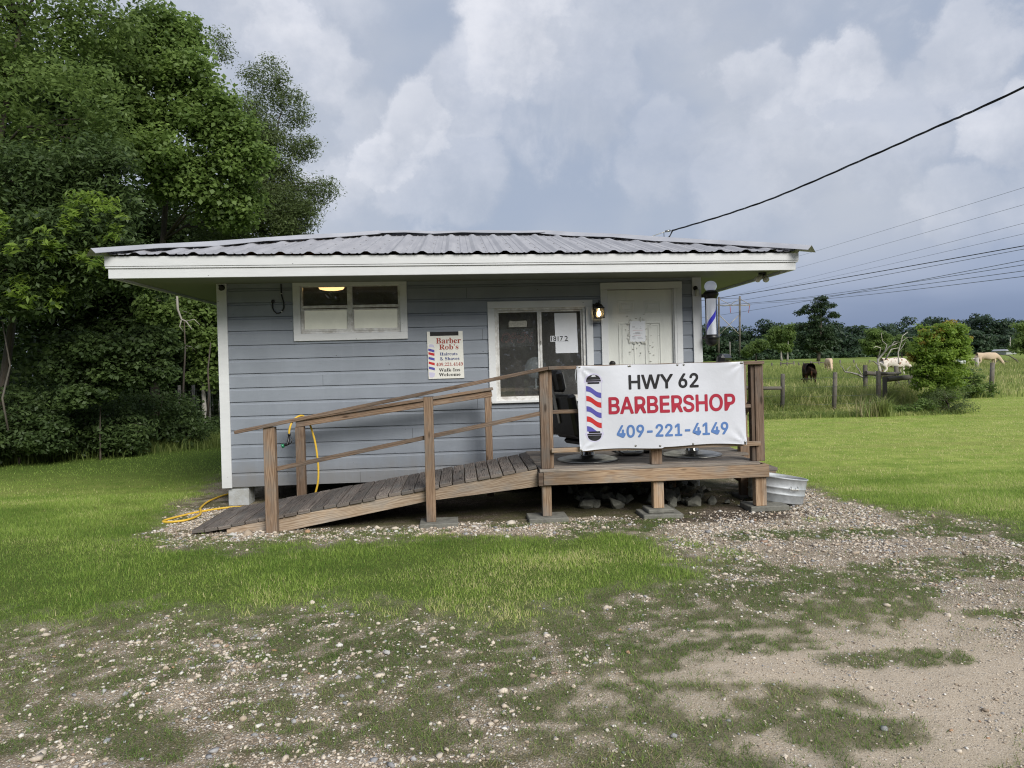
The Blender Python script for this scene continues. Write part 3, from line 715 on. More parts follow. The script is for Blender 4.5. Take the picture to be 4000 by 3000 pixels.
for k in range(26):
    u = U0+.06+.316*k+.10
    for t_ in (.10, .62, 1.2, 1.8):
        if t_ < min(u-U0, U1-u)-.15: front.lathe([(.011, 0), (.010, .006), (.004, .009)], (u, E0+t_, ZE+t_*sl+tiltT(u)), 6)
roof = build('roof', front, 'roof_metal', shop, 'ribbed grey metal roof with loose ridge caps')
for nm, fn, L in (('roof_slope', lambda s, t, h: (U1-s, E1-t, ZE+t*sl+h+tiltT(U1-s)), U1-U0), ('roof_slope', lambda s, t, h: (U0+t, E1-s, ZE+t*sl+h+tiltT(U0+t)), E1-E0), ('roof_slope', lambda s, t, h: (U1-t, E0+s, ZE+t*sl+h+tiltT(U1-t)), E1-E0)):
    build(nm, roof_slope(fn, L, True), 'roof_metal', roof, root=shop)
def cap_strip(p, q, w, lift, drop, seg=6, flare=0):
    """a folded sheet along p->q with two wings falling to either side"""
    mb = MB(); p = Vector(p); q = Vector(q); d = (q-p).normalized(); side = d.cross(Vector((0, 0, 1))).normalized()
    b = 0
    for layer in (0, -.004):
        for k in range(seg+1):
            c = p.lerp(q, k/seg)+Vector((0, 0, lift+layer+.006*math.sin(k*2.1)))
            wv = .008*math.sin(k*3.7)
            mb.v += [tuple(c-side*w+Vector((0, 0, -drop+wv))), tuple(c), tuple(c+side*w+Vector((0, 0, -drop-wv)))]
        for k in range(seg):
            n = b+3*k; mb.face((n, n+1, n+4, n+3)); mb.face((n+1, n+2, n+5, n+4))
        b = len(mb.v)
    return mb
zr = lambda u: ZR+tiltT(u)
build('ridge_cap', cap_strip((RL, E0+D, zr(RL)), (RR, E0+D, zr(RR)), .15, .072, .062), 'cap_metal', roof, root=shop)
for (a, b_) in (((U0-.06, E0-.05), (RL+.02, E0+D)), ((U1+.08, E0-.05), (RR-.02, E0+D)), ((U0-.05, E1+.05), (RL, E0+D)), ((U1+.05, E1+.05), (RR, E0+D))):
    build('hip_cap', cap_strip((a[0], a[1], ZE-.015+tiltT(a[0])), (b_[0], b_[1], zr(b_[0])), .14, .078, .068), 'cap_metal', roof, root=shop)
# fascia: two stacked boards, all four sides; soffit inside
def ring(mb, u0, u1, v0, v1, zb, zt, th):
    """rectangle of boards whose top and bottom follow zb(u), zt(u)"""
    P = [(u0, v0), (u1, v0), (u1, v1), (u0, v1)]; Q = [(u0+th, v0+th), (u1-th, v0+th), (u1-th, v1-th), (u0+th, v1-th)]
    for k in range(4):
        j = (k+1) % 4
        a, b, c, d = P[k], P[j], Q[j], Q[k]
        n = len(mb.v)
        for q in (a, b, c, d): mb.v.append((q[0], q[1], zb(q[0])))
        for q in (a, b, c, d): mb.v.append((q[0], q[1], zt(q[0])))
        o = random.random()*9
        mb.face((n, n+1, n+5, n+4)); mb.face((n+2, n+3, n+7, n+6)); mb.face((n+3, n+2, n+1, n)); mb.face((n+4, n+5, n+6, n+7))
zmid = lambda u: 2.845+tiltB(u)*1.6
f1 = MB(); ring(f1, -3.89, 4.05, .695, 6.10, zmid, lambda u: ZE-.012+tiltT(u), .03)
f1b = MB(); ring(f1b, -3.885, 4.045, .700, 6.095, lambda u: zmid(u)-.022, lambda u: zmid(u)-.003, .03)
build('fascia', f1, 'white_paint', shop, bevel=.003); build('fascia_moulding', f1b, 'white_paint', shop, bevel=.004)
f2 = MB(); ring(f2, -3.86, 4.02, .715, 6.07, lambda u: 2.722+tiltB(u), lambda u: zmid(u)-.024, .03)
build('fascia', f2, 'white_paint', shop, bevel=.003)
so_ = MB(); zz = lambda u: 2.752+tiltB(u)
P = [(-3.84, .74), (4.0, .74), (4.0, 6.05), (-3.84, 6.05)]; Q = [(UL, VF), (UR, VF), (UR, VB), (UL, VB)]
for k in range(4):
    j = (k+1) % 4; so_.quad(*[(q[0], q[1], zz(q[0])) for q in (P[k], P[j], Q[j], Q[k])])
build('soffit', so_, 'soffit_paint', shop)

# piers
for (u, v, lab) in ((-2.80, 1.72, 'pale painted concrete block pier under the left front corner'), (3.0, 1.8, 'concrete block pier in shadow under the far front corner')):
    bk = MB()
    bk.box(u-.125, u+.125, v-.10, v+.16, -.04, .205, axis=2); bk.box(u-.115, u+.125, v-.095, v+.15, .207, .249, axis=0)
    build('block_pier', bk, 'painted_block', None, lab, 'pier', base=(u, v, -.04), bevel=.006)
for u in (-1.2, .6, 1.8):
    bk = MB(); bk.box(u-.1, u+.1, 2.2, 2.6, -.03, .245); bk.box(u-.09, u+.09, 2.21, 2.6, .2452, .2495); build('block_pier', bk, 'concrete', None, 'grey block pier deep under the shop floor', 'pier', base=(u, 2.4, -.03), group='block piers under the shop floor')

# ------------------------------------------------------------------ porch
porch = thing('porch', 'wooden porch deck with railings on short posts before the door', 'porch', (2.05, .8, 0))
def rz(z0, z1, s=.003): return z0, z1
db = MB(); v = -.035; k = 0
while v < 1.555:
    w_ = .138
    db.box(.812, 3.208+.012*math.sin(k*2.3)+(.0 if v < .6 else .18), v, v+w_, .519+.002*math.sin(k*1.7), .550+.002*math.sin(k*1.7), axis=0); v += w_+.006; k += 1
build('deck_boards', db, 'porch_boards', porch, bevel=.004)
rj = MB(); rj.box(.850, 3.302, -.044, -.004, .382, .518, axis=0); build('rim_joist', rj, 'rim_pine', porch, bevel=.004)
rj = MB(); rj.box(.797, .846, -.046, 1.55, .376, .5175, axis=1); build('rim_joist', rj, 'rail_brown', porch, bevel=.004)
rj = MB(); rj.box(3.262, 3.30, 0.0, 1.55, .385, .5175, axis=1); build('rim_joist', rj, 'rim_pine', porch, bevel=.004)
for v in (.4, .9, 1.4):
    jj = MB(); jj.box(.85, 3.26, v, v+.038, .385, .5175, axis=0); build('joist', jj, 'rail_brown', porch)
pl = MB(); pl.box(.837, .930, -.001, .092, .551, 1.599); build('post', pl, 'rail_brown', porch, bevel=.004)
pl = MB(); pl.box(.9315, .972, .018, .088, .551, 1.599); build('post', pl, 'post_brown', porch, bevel=.004)
pl = MB(); pl.box(.838, .935, -.0, .092, .048, .374); build('post', pl, 'rim_pine', porch, bevel=.004)
pl = MB(); pl.box(2.034, 2.150, .035, .125, .551, 1.599); build('post', pl, 'post_brown', porch, bevel=.004)
pl = MB(); pl.box(2.036, 2.150, .0, .092, .085, .380); build('post', pl, 'rim_pine', porch, bevel=.004)
pl = MB(); pl.box(3.182, 3.277, -.0015, .092, .5505, 1.5995); build('post', pl, 'rail_brown', porch, bevel=.004)
pl = MB(); pl.box(3.141, 3.1805, .012, .090, .551, 1.599); build('post', pl, 'rail_brown', porch, bevel=.004)
pl = MB(); pl.box(3.165, 3.286, .0, .092, .062, .380); build('post', pl, 'rim_pine', porch, bevel=.004)
pl = MB(); pl.box(3.325, 3.445, .80, .892, .03, .72); build('post', pl, 'post_brown', porch, bevel=.004)
pl = MB(); pl.box(3.575, 3.668, 1.40, 1.49, .03, 1.60); build('post', pl, 'post_brown', porch, bevel=.004)
pl = MB(); pl.box(2.6, 2.7, 1.35, 1.44, .03, .38); build('post', pl, 'rim_pine', porch, bevel=.004)
cr = MB(); cr.beam((.931, .03, 1.619), (3.276, .03, 1.619), .145, .036); build('handrail', cr, 'rail_brown', porch, bevel=.004)
mr = MB(); mr.box(.974, 3.192, .020, .056, 1.131, 1.170, axis=0); build('rail', mr, 'post_brown', porch, bevel=.003)
lr = MB(); lr.box(.945, 3.222, -.028, -.003, .722, .770, axis=0); build('rail', lr, 'rim_pine', porch, bevel=.003)
sr = MB(); sr.beam((3.23, .85, 1.03), (3.62, 1.52, 1.15), .036, .085); sr.beam((3.225, .09, 1.28), (3.62, 1.39, .96), .036, .085); build('stair_rail', sr, 'rail_brown', porch, bevel=.003)
st = MB(); st.box(3.315, 3.66, 1.0, 1.60, .445, .483, axis=1); build('tread', st, 'deck_grey', porch, bevel=.003)
st = MB(); st.box(3.50, 3.79, .82, 1.55, .306, .345, axis=1); build('tread', st, 'deck_grey', porch, bevel=.003)
st = MB(); st.beam((3.30, .85, .44), (3.80, .85, .05), .038, .22); st.box(3.52, 3.77, .826, .846, .16, .304, axis=0); build('stringer', st, 'rim_pine', porch)
st = MB(); st.beam((3.30, 1.53, .40), (3.80, 1.53, .05), .038, .22); build('stringer', st, 'rim_pine', porch)

# ------------------------------------------------------------------ ramp
ramp = thing('ramp', 'long weathered plank ramp with sloping handrails beside the wall', 'ramp', (-.9, .6, 0))
zs = lambda u: max(.075+.1515*(u+2.30), .012)
rb = MB(); u = -2.80; k = 0
while u < .78:
    w_ = .128; a = zs(u)+.034; b = zs(u+w_)+.034; j = .004*math.sin(k*2.7); e = .012*math.sin(k*5.1)
    if u+w_ > .79: w_ = .79-u
    th = .036; sl_ = Vector((w_, 0, b-a)); n_ = Vector((-(b-a), 0, w_)).normalized()
    mid = Vector((u+w_/2, 0, (a+b)/2-th/2+j*.6))
    i0 = len(rb.v); rb.beam((mid.x, .048+e, mid.z), (mid.x, 1.245+e*.6, mid.z), w_*.985 if True else w_, th, up=tuple(n_)); u += .1345; k += 1
build('deck_boards', rb, 'deck_grey', ramp, bevel=.004)
for v0, v1 in ((.062, .100), (.62, .658), (1.19, 1.228)):
    sg = MB(); pts = []
    for uu in (-2.45, -1.935, -.37, .796): pts.append((uu, zs(uu)-.003))
    pts += [(.796, .358), (-.37, zs(-.37)-.118), (-1.935, -.02), (-2.45, -.02)]
    n = len(sg.v); i0 = 0
    poly = [(p[0], p[1]) for p in pts]
    sg.prism(poly, v0, v1)
    for fi in range(len(sg.f)): sg.uv[fi] = [(sg.v[ix][0]*.99+v0*7, sg.v[ix][2]-.15*sg.v[ix][0]+(sg.v[ix][1]-v0)) for ix in sg.f[fi]]
    build('stringer', sg, 'stringer_pale', ramp)
for (u0, u1, v0, v1, z0, z1, mt) in ((-2.030, -1.915, -.035, .058, -.02, 1.088, 'post_brown'), (-.388, -.290, -.035, .058, .045, 1.353, 'post_brown'), (-2.002, -1.898, 1.25, 1.34, .0, .985, 'post_brown'), (.294, .378, 1.25, 1.34, .05, 1.278, 'post_brown')):
    pp = MB(); pp.box(u0, u1, v0, v1, z0, z1); build('post', pp, mt, ramp, bevel=.004)
hr = MB(); hr.beam((-2.312, .012, 1.047), (.925, .012, 1.618), .14, .036); build('handrail', hr, 'rail_brown', ramp, bevel=.004)
hr = MB(); hr.beam((-1.99, 1.262, 1.020), (.385, 1.262, 1.323), .036, .085); hr.beam((-2.2, 1.28, 1.04), (.40, 1.28, 1.378), .12, .034); build('handrail', hr, 'post_brown', ramp, bevel=.004)
mr = MB(); mr.beam((-1.914, .030, .652), (.84, .030, 1.140), .034, .044); build('rail', mr, 'rail_brown', ramp, bevel=.003)
# concrete pavers under the posts
def paver(u0, u1, v0, v1, z0, z1, lab):
    p_ = MB(); p_.box(u0, u1, v0, v1, z0, z1, axis=0); build('paver', p_, 'concrete', None, lab, 'paver', base=((u0+u1)/2, (v0+v1)/2, z0), group='concrete pavers under the posts', bevel=.008)
paver(-.46, -.06, -.12, .20, -.01, .043, 'flat concrete paver under the middle ramp post')
paver(.68, 1.10, -.10, .22, -.01, .046, 'flat concrete paver under the left porch post')
paver(1.89, 2.32, -.13, .22, -.01, .042, 'larger lower concrete paver under the middle porch post')
paver(1.96, 2.24, -.07, .20, .0425, .083, 'small upper concrete paver stacked under the middle porch post')
paver(3.10, 3.53, -.02, .30, .0, .060, 'flat concrete paver under the right porch post beside the tub')
paver(3.28, 3.56, .72, 1.0, -.03, .029, 'shaded concrete paver under the stair post')

# rubble heap under the porch
rgb = random.Random(11)
spots = [(2.36, .32, .10), (2.62, .36, .13), (2.86, .42, .10), (2.48, .50, .11), (2.20, .50, .12), (1.72, .38, .13), (1.90, .62, .12), (3.02, .36, .06), (2.75, .58, .09)]
spots += [(rgb.uniform(1.35, 3.0), rgb.uniform(.45, 1.45), rgb.uniform(.05, .12)) for _ in range(58)]
for i, (u, v, s_) in enumerate([(q[0], q[1]+.10, q[2]*.85) for q in spots]):
    c_ = MB(); rr = random.Random(i*3+1); bm = bmesh.new()
    for q in range(26): bm.verts.new((rr.uniform(-1, 1)*s_*.9, rr.uniform(-1, 1)*s_*.72, rr.uniform(-1, 1)*s_*.52))
    bmesh.ops.convex_hull(bm, input=bm.verts)
    bmesh.ops.delete(bm, geom=[q for q in bm.verts if not q.link_faces], context='VERTS')
    bm.verts.index_update(); rotm = Matrix.Rotation(rr.uniform(-.7, .7), 4, 'Y') @ Matrix.Rotation(rr.uniform(-.8, .8), 4, 'X') @ Matrix.Rotation(rr.uniform(0, 6), 4, 'Z')
    zc = s_*.30+.01+.20*rr.random()*math.exp(-((u-2.15)/.75)**2-((v-1.0)/.38)**2)
    for q in bm.verts: c_.v.append(tuple(rotm @ q.co+Vector((u, v, zc))))
    for f in bm.faces: c_.face([q.index for q in f.verts])
    bm.free()
    build('rubble_chunk', c_, 'rubble', None, 'broken concrete chunk in the heap under the porch', 'rubble', base=(u, v, 0), group='broken concrete heaped under the porch', bevel=.004)

# ------------------------------------------------------------------ barber chairs
def barber_chair(base, rot, label, hgt=0.0):
    o = thing('barber_chair', label, 'chair', base, 'barber chairs on the porch')
    def put(name, mb, m_, par=None, **k):
        mb.xf(Matrix.Translation(base) @ Matrix.Rotation(rot, 4, 'Z')); return build(name, mb, m_, par or o, root=o, **k)
    b = MB(); b.lathe([(.345, 0), (.345, .012), (.30, .020), (.285, .021), (.275, .030), (.20, .036), (.11, .050), (.085, .058)], n=48); put('base', b, 'dull_steel')
    b = MB(); b.lathe([(.088, .040), (.086, .062), (.080, .066), (.078, .30), (.10, .33), (.12, .38)], n=28); put('column', b, 'chrome')
    s = MB(); s.box(-.25, .25, -.27, .27, .46+hgt, .58+hgt, axis=0); s.box(-.2, .2, -.2, .2, .39+hgt, .458+hgt, axis=0); put('seat', s, 'black_vinyl', bevel=.03)
    a = R(12); k = MB(); k.box(-.06, .06, -.26, .26, 0, .48, axis=2); k.xf(Matrix.Translation((-.27, 0, .50+hgt)) @ Matrix.Rotation(-a, 4, 'Y')); put('backrest', k, 'black_vinyl', bevel=.03)
    k = MB(); k.box(-.055, .045, -.135, .135, .51, .76, axis=2); k.xf(Matrix.Translation((-.27, 0, .50+hgt)) @ Matrix.Rotation(-a, 4, 'Y')); hd = put('headrest', k, 'black_vinyl', bevel=.035)
    k = MB(); k.box(-.077, -.066, -.016, .016, .16, .70, axis=2); k.box(-.082, -.0775, -.030, .030, .29, .46, axis=2); k.xf(Matrix.Translation((-.27, 0, .50+hgt)) @ Matrix.Rotation(-a, 4, 'Y')); put('bar', k, 'dull_steel', hd)
    for sd_ in (-1, 1):
        k = MB(); k.box(-.24, .22, sd_*.31-.04, sd_*.31+.04, .70+hgt, .76+hgt, axis=0); k.box(-.02, .04, sd_*.30-.02, sd_*.30+.02, .48+hgt, .70+hgt); k.beam((-.30, sd_*.30, .52+hgt), (.0, sd_*.30, .70+hgt), .03, .05); put('armrest', k, 'black_vinyl', bevel=.02)
    f = MB()
    for sd_ in (-.07, .07): f.tube([(.24, sd_, .47+hgt), (.33, sd_, .30+hgt), (.38, sd_, .14), (.42, sd_, .06), (.47, sd_, .042), (.54, sd_, .058)], .014, 10)
    ft = put('footrest', f, 'chrome')
    f = MB(); f.lathe([(.02, 0), (.165, .0), (.170, .012), (.165, .038), (.02, .042)], (.62, 0, .022), 32); f.lathe([(.012, 0), (.012, .023)], (.70, .06, 0), 8); put('foot_plate', f, 'dull_steel', ft)
    lv = MB(); lv.tube([(.05, -.22, .42+hgt), (.06, -.36, .44+hgt), (.1, -.44, .50+hgt)], .012, 8); put('lever', lv, 'chrome')
    return o
barber_chair((1.44, .62, .551), R(26), 'black barber chair facing the door side, its back turned to the ramp', -.20)
barber_chair((2.70, .71, .551), R(137), 'black barber chair at the stair end, only its headrest above the banner', -.07)

# ------------------------------------------------------------------ banner
BV = -.066
def bfn(u, z):
    fu, fz = (u-1.23)/1.81, (z-.735)/.9
    w_ = .010*math.sin(fu*17+fz*2)*(fz**2) + .012*math.sin(fu*11-1)*((1-fz)**2) + .004*math.sin(fu*6+fz*5)
    for cu, cz in ((1.25, 1.63), (3.03, 1.63), (1.25, .74), (3.04, .75)):
        d_ = math.hypot((u-cu), (z-cz)); th = math.atan2(z-cz, u-cu); w_ += .011*math.sin(th*9)*math.exp(-(d_/.16)**2)*min(1, d_/.04)
    return w_
bn = MB(); nu, nz = 90, 46
def bpt(i, j):
    fu, fz = i/nu, j/nz
    zl = .733+.012*fu+.020*math.sin(fu*math.pi)*(.4 if fu < .5 else 1.0)+.010*math.sin(fu*9.5); zh = 1.634-.006*math.sin(fu*math.pi*3)**2
    ul = 1.229+.010*(1-fz); uh = 3.031+.018*(1-fz)
    u = ul+(uh-ul)*fu; z = zl+(zh-zl)*fz
    return u, z
for layer, dv in ((0, 0), (1, .0025)):
    b0 = len(bn.v)
    for j in range(nz+1):
        for i in range(nu+1):
            u, z = bpt(i, j); bn.v.append((u, BV+dv+bfn(u, z), z))
    for j in range(nz):
        for i in range(nu):
            n = b0+j*(nu+1)+i; bn.face((n, n+1, n+nu+2, n+nu+1), None, True)
banner = build('banner', bn, 'banner_vinyl', None, 'white vinyl barbershop banner with red and blue print tied to the porch rail', 'banner', base=(2.13, BV, .73))
def bline(name, m_, specs):
    mb = MB()
    for body, u0, u1, z0, z1, bold in specs:
        if SANS is None: text_into(mb, body, u0, u1, z0, z1, BV-.0018, bold, cut=.05, fn=bfn); continue
        r_ = (z1-z0)*.038                               # the face is a regular weight: print it heavier, stroke over stroke
        for k in range(12):
            a_ = k*math.pi/6; du, dz = r_*math.cos(a_), r_*math.sin(a_)
            text_into(mb, body, u0+r_+du, u1-r_+du, z0+r_+dz, z1-r_+dz, BV-.0018-.00012*k, 0, cut=.06, fn=bfn, font=SANS)
    return build(name, mb, m_, banner)
bline('lettering', 'ink_black', [('HWY', 1.778, 2.258, 1.370, 1.524, .034), ('62', 2.316, 2.540, 1.370, 1.528, .034)])
bline('lettering', 'ink_red', [('BARBERSHOP', 1.556, 2.934, 1.110, 1.298, .040)])
bline('lettering', 'ink_blue', [('409-221-4149', 1.640, 2.853, .859, .996, .036)])
def flat(mb, poly, dv):
    bm = bmesh.new(); bm.faces.new([bm.verts.new((u, 0, z)) for u, z in poly])
    us = [q[0] for q in poly]; zs_ = [q[1] for q in poly]
    for lo, hi, ax in ((min(us), max(us), 0), (min(zs_), max(zs_), 2)):
        k = lo+.018
        while k < hi:
            co = [0, 0, 0]; no = [0, 0, 0]; co[ax] = k; no[ax] = 1
            bmesh.ops.bisect_plane(bm, geom=bm.verts[:]+bm.edges[:]+bm.faces[:], plane_co=co, plane_no=no); k += .018
    b = len(mb.v); bm.verts.index_update()
    for q in bm.verts: mb.v.append((q.co.x, BV-dv+bfn(q.co.x, q.co.z), q.co.z))
    for f in bm.faces: mb.face([b+q.index for q in f.verts])
    bm.free()
PU0, PU1, PZ0, PZ1 = 1.322, 1.480, .93, 1.45
for a_, b_ in ((PU0-.008, PU0-.003), (PU1+.003, PU1+.008)):
    e = MB(); flat(e, [(a_, PZ0), (b_, PZ0), (b_, PZ1), (a_, PZ1)], .0016); build('emblem_edge', e, 'ink_lilac', banner)
e = MB()
cen = (PU0+PU1)/2
def dome(mb, cz, sgn, w_, h, dv):
    pts = [(cen+w_*math.cos(a), cz+sgn*h*math.sin(a)) for a in [math.pi*k/20 for k in range(21)]]; flat(mb, pts, dv)
def bar(mb, w_, z0, z1, dv): flat(mb, [(cen-w_, z0), (cen+w_, z0), (cen+w_, z1), (cen-w_, z1)], dv)
for sg_, h_ in ((1, .082), (-1, .085)):
    ze = PZ1 if sg_ > 0 else PZ0
    e = MB(); dome(e, ze+sg_*.020, sg_, .094, h_, .0012); bar(e, .100, min(ze+sg_*.004, ze+sg_*.030), max(ze+sg_*.004, ze+sg_*.030), .0014); build('emblem_glass', e, 'ink_lilac', banner)
for sg_, h_ in ((1, .054), (-1, .058)):
    ze = PZ1 if sg_ > 0 else PZ0
    e = MB(); dome(e, ze+sg_*.034, sg_, .074, h_, .0026); build('emblem_cap', e, 'ink_black', banner)
    for w_, q0, q1 in ((.078, .015, .031), (.062, -.009, .010)):
        e = MB(); bar(e, w_, min(ze+sg_*q0, ze+sg_*q1), max(ze+sg_*q0, ze+sg_*q1), .0026); build('emblem_band', e, 'ink_black', banner)
for colr, z0s in (('stripe_blue', (1.385, 1.173, .962)), ('stripe_red', (1.282, 1.066))):
    for z0 in z0s:
        e = MB()
        for k in range(12):
            def cz(f): return -.075*(f+.12*math.sin(2*math.pi*f)*-1)
            fa, fb = k/12, (k+1)/12; hh = .056
            za, zb = z0+.035+cz(fa), z0+.035+cz(fb)
            lo = PZ0+.002; q = [(PU0+(PU1-PU0)*fa, max(lo, za-hh)), (PU0+(PU1-PU0)*fb, max(lo, zb-hh)), (PU0+(PU1-PU0)*fb, max(lo, zb)), (PU0+(PU1-PU0)*fa, max(lo, za))]
            if za > lo+.003 or zb > lo+.003: flat(e, q, .0018)
        build('emblem_stripe', e, colr, banner)
e = MB(); flat(e, [(cen-.022, PZ1+.068), (cen+.026, PZ1+.068), (cen+.02, PZ1+.080), (cen-.014, PZ1+.080)], .0034); build('emblem', e, 'paper_white', banner)
gr = MB()
for (u, z) in ((1.245, 1.622), (1.258, 1.622), (1.80, 1.619), (1.785, 1.619), (2.31, 1.618), (2.38, 1.618), (3.005, 1.622), (3.018, 1.620), (1.25, .748), (1.262, .742), (1.84, .772), (2.10, .764), (2.46, .772), (3.03, .772), (3.03, .757)):
    i0 = len(gr.v); gr.lathe([(.004, 0), (.011, 0), (.011, .003), (.004, .003)], n=12); gr.xf(Matrix.Translation((u, BV+bfn(u, z)-.001, z)) @ Matrix.Rotation(R(90), 4, 'X'), i0)
build('grommets', gr, 'dull_steel', banner)
tie = MB(); tie.tube([(1.245, BV-.003, 1.622), (1.222, BV+.01, 1.60), (1.214, BV+.03, 1.54), (1.224, BV+.03, 1.46), (1.24, BV+.02, 1.44)], .004, 6); build('tie_cord', tie, 'paper_white', banner)

# ------------------------------------------------------------------ wall sign and window papers
SV = VF-.010
sg = MB(); poly = [(-.398, 1.513), (.054, 1.513), (.047, 2.113), (-.005, 2.113), (-.006, 2.056), (-.366, 2.056), (-.368, 2.113), (-.405, 2.113)]
sg.prism(poly, SV-.004, SV+.004)
sign = build('wall_sign', sg, 'sign_white', None, 'white metal barber sign with red and navy lettering on grey siding', 'sign', base=(-.17, SV, 1.5))
sb = MB(); sb.box(-.366, -.006, SV-.003, SV+.003, 2.058, 2.108, axis=0); build('blacked_out_strip', sb, 'scrawl', sign)
sb = MB(); text_into(sb, '2750 HWY. 12', -.355, -.018, 2.066, 2.098, SV-.0036, .02); build('lettering', sb, 'ink_black', sign)
def sline(m_, rows):
    mb = MB()
    for body, u0, u1, z0, z1, bd in rows: text_into(mb, serif(body) if MATHS else body, u0, u1, z0, z1, SV-.0052, bd*.3 if MATHS else bd, font=MATHS)
    build('lettering', mb, m_, sign)
sline('ink_rust', [('Barber', -.292, .022, 1.958, 2.030, .016), ("Rob's", -.255, -.010, 1.880, 1.950, .016), ('409.221.4149', -.300, .040, 1.672, 1.716, .004)])
sline('ink_navy', [('Haircuts', -.248, -.025, 1.806, 1.845, .016), ('& Shaves', -.248, -.002, 1.744, 1.788, .016)])
sline('ink_black', [('Walk-Ins', -.266, .004, 1.601, 1.643, .016), ('Welcome', -.268, .008, 1.543, 1.583, .016)])
for m_, rows in (('stripe_blue', (1.90, 1.795, 1.672)), ('stripe_red', (1.855, 1.735))):
    mb = MB()
    for z0 in rows: b_ = len(mb.v); mb.v += [(-.392, SV-.005, z0), (-.315, SV-.005, z0-.020), (-.317, SV-.005, z0-.052), (-.393, SV-.005, z0-.030)]; mb.face((b_, b_+1, b_+2, b_+3))
    build('pole_picture', mb, m_, sign)
mb = MB(); mb.prism([(-.385, 1.92), (-.325, 1.915), (-.310, 1.90), (-.325, 1.945), (-.355, 1.955), (-.382, 1.945)], SV-.0055, SV-.004); mb.prism([(-.39, 1.60), (-.315, 1.59), (-.322, 1.545), (-.35, 1.53), (-.385, 1.535)], SV-.0055, SV-.004); build('pole_picture', mb, 'ink_lilac', sign)
# inside the glass
GV = VF+.052
wb = MB(); wb.prism([(1.243, 1.80), (1.535, 1.80), (1.525, 2.318), (1.236, 2.318)], VF+.0412, VF+.0442)
build('whiteboard', wb, 'paper_white', None, 'blank white board taped to the right glass of the sliding window', 'board', base=(1.39, GV, 1.8))
nb = MB(); nb.box(1.176, 1.417, VF+.0375, VF+.0395, 1.950, 2.026, axis=0)
ns = build('house_number', nb, 'paper_white', None, 'black house number 18172 on white stickers on the window glass', 'number sign', base=(1.3, VF+.04, 1.95))
tb = MB(); text_into(tb, '1817', 1.186, 1.342, 1.957, 2.020, VF+.036, .012); text_into(tb, '2', 1.362, 1.406, 1.958, 2.021, VF+.036, .012); build('lettering', tb, 'ink_black', ns)
op = MB(); op.box(.525, .968, VF+.085, VF+.10, 1.90, 2.13, axis=0)
os_ = build('open_sign', op, 'open_panel', None, 'unlit dotted OPEN sign hanging behind the left glass', 'sign', base=(.75, VF+.09, 1.9))
cu = bpy.data.curves.new('o', 'FONT'); cu.body = 'OPEN'; cu.shear = .15; cu.resolution_u = 6
ob = bpy.data.objects.new('o', cu); C.objects.link(ob); dg = bpy.context.evaluated_depsgraph_get(); me = bpy.data.meshes.new_from_object(ob.evaluated_get(dg)); bpy.data.objects.remove(ob)
bm = bmesh.new(); bm.from_mesh(me); P = [q.co.copy() for q in bm.verts]; mx_ = max(p_.x for p_ in P); mn = min(p_.x for p_ in P); my = max(p_.y for p_ in P)
dm = MB(); seen = []
for e_ in bm.edges:
    if len(e_.link_faces) == 1:
        a_, b_ = e_.verts[0].co, e_.verts[1].co; n_ = max(1, int((b_-a_).length/.05))
        for k in range(n_):
            q = a_.lerp(b_, k/n_); u = .545+(q.x-mn)/(mx_-mn)*.405; z = 1.953+q.y/my*.125
            if all((u-s[0])**2+(z-s[1])**2 > .011**2 for s in seen): seen.append((u, z))
bm.free(); bpy.data.meshes.remove(me); bpy.data.curves.remove(cu)
for u, z in seen: i0 = len(dm.v); dm.box(u-.0035, u+.0035, VF+.081, VF+.085, z-.0035, z+.0035, axis=0)
build('lettering', dm, 'led_off', os_)
gp = MB(); gp.prism([(.642, 2.150), (.875, 2.150), (.881, 2.215), (.866, 2.232), (.70, 2.226), (.655, 2.236), (.642, 2.215)], VF+.0505, VF+.0525); build('sticker_remnant', gp, 'residue', None, 'torn pale sticker remnant high on the left window glass', 'sticker', base=(.76, VF+.05, 2.15))
su = MB(); su.lathe([(.005, 0), (.032, .002), (.026, .012), (.008, .018)], n=20); su.xf(Matrix.Translation((.775, VF+.060, 2.085)) @ Matrix.Rotation(R(-90), 4, 'X')); build('suction_cup', su, 'clear_tube', None, 'clear suction cup above the dotted OPEN letters', 'suction cup', base=(.775, VF+.06, 2.08))
# notice on the door
nt = MB(); nt.box(2.216, 2.422, VF+.0140, VF+.0158, 1.922, 2.192, axis=0)
no = build('notice', nt, 'paper_white', None, 'printed paper notice taped in plastic on the white door', 'notice', base=(2.32, VF+.02, 1.92))
nb = MB(); rg = random.Random(3)
for z0, u0, u1 in ((2.118, 2.250, 2.285), (2.112, 2.350, 2.366), (2.104, 2.25, 2.283), (2.098, 2.29, 2.32), (2.092, 2.346, 2.37), (2.042, 2.285, 2.345), (2.032, 2.255, 2.38), (2.024, 2.29, 2.35), (1.990, 2.245, 2.275), (1.984, 2.245, 2.30), (1.978, 2.315, 2.37), (1.970, 2.245, 2.29), (1.965, 2.32, 2.39), (1.958, 2.25, 2.29)):
    nb.box(u0, u1, VF+.0128, VF+.0137, z0, z0+.004, axis=0)
build('print', nb, 'ink_grey', no)
nb = MB(); nb.box(2.255, 2.385, VF+.0128, VF+.0137, 2.070, 2.074, axis=0); nb.box(2.27, 2.36, VF+.0128, VF+.0137, 2.005, 2.009, axis=0); build('print', nb, 'ink_pink', no)
tp = MB(); rg = random.Random(9)
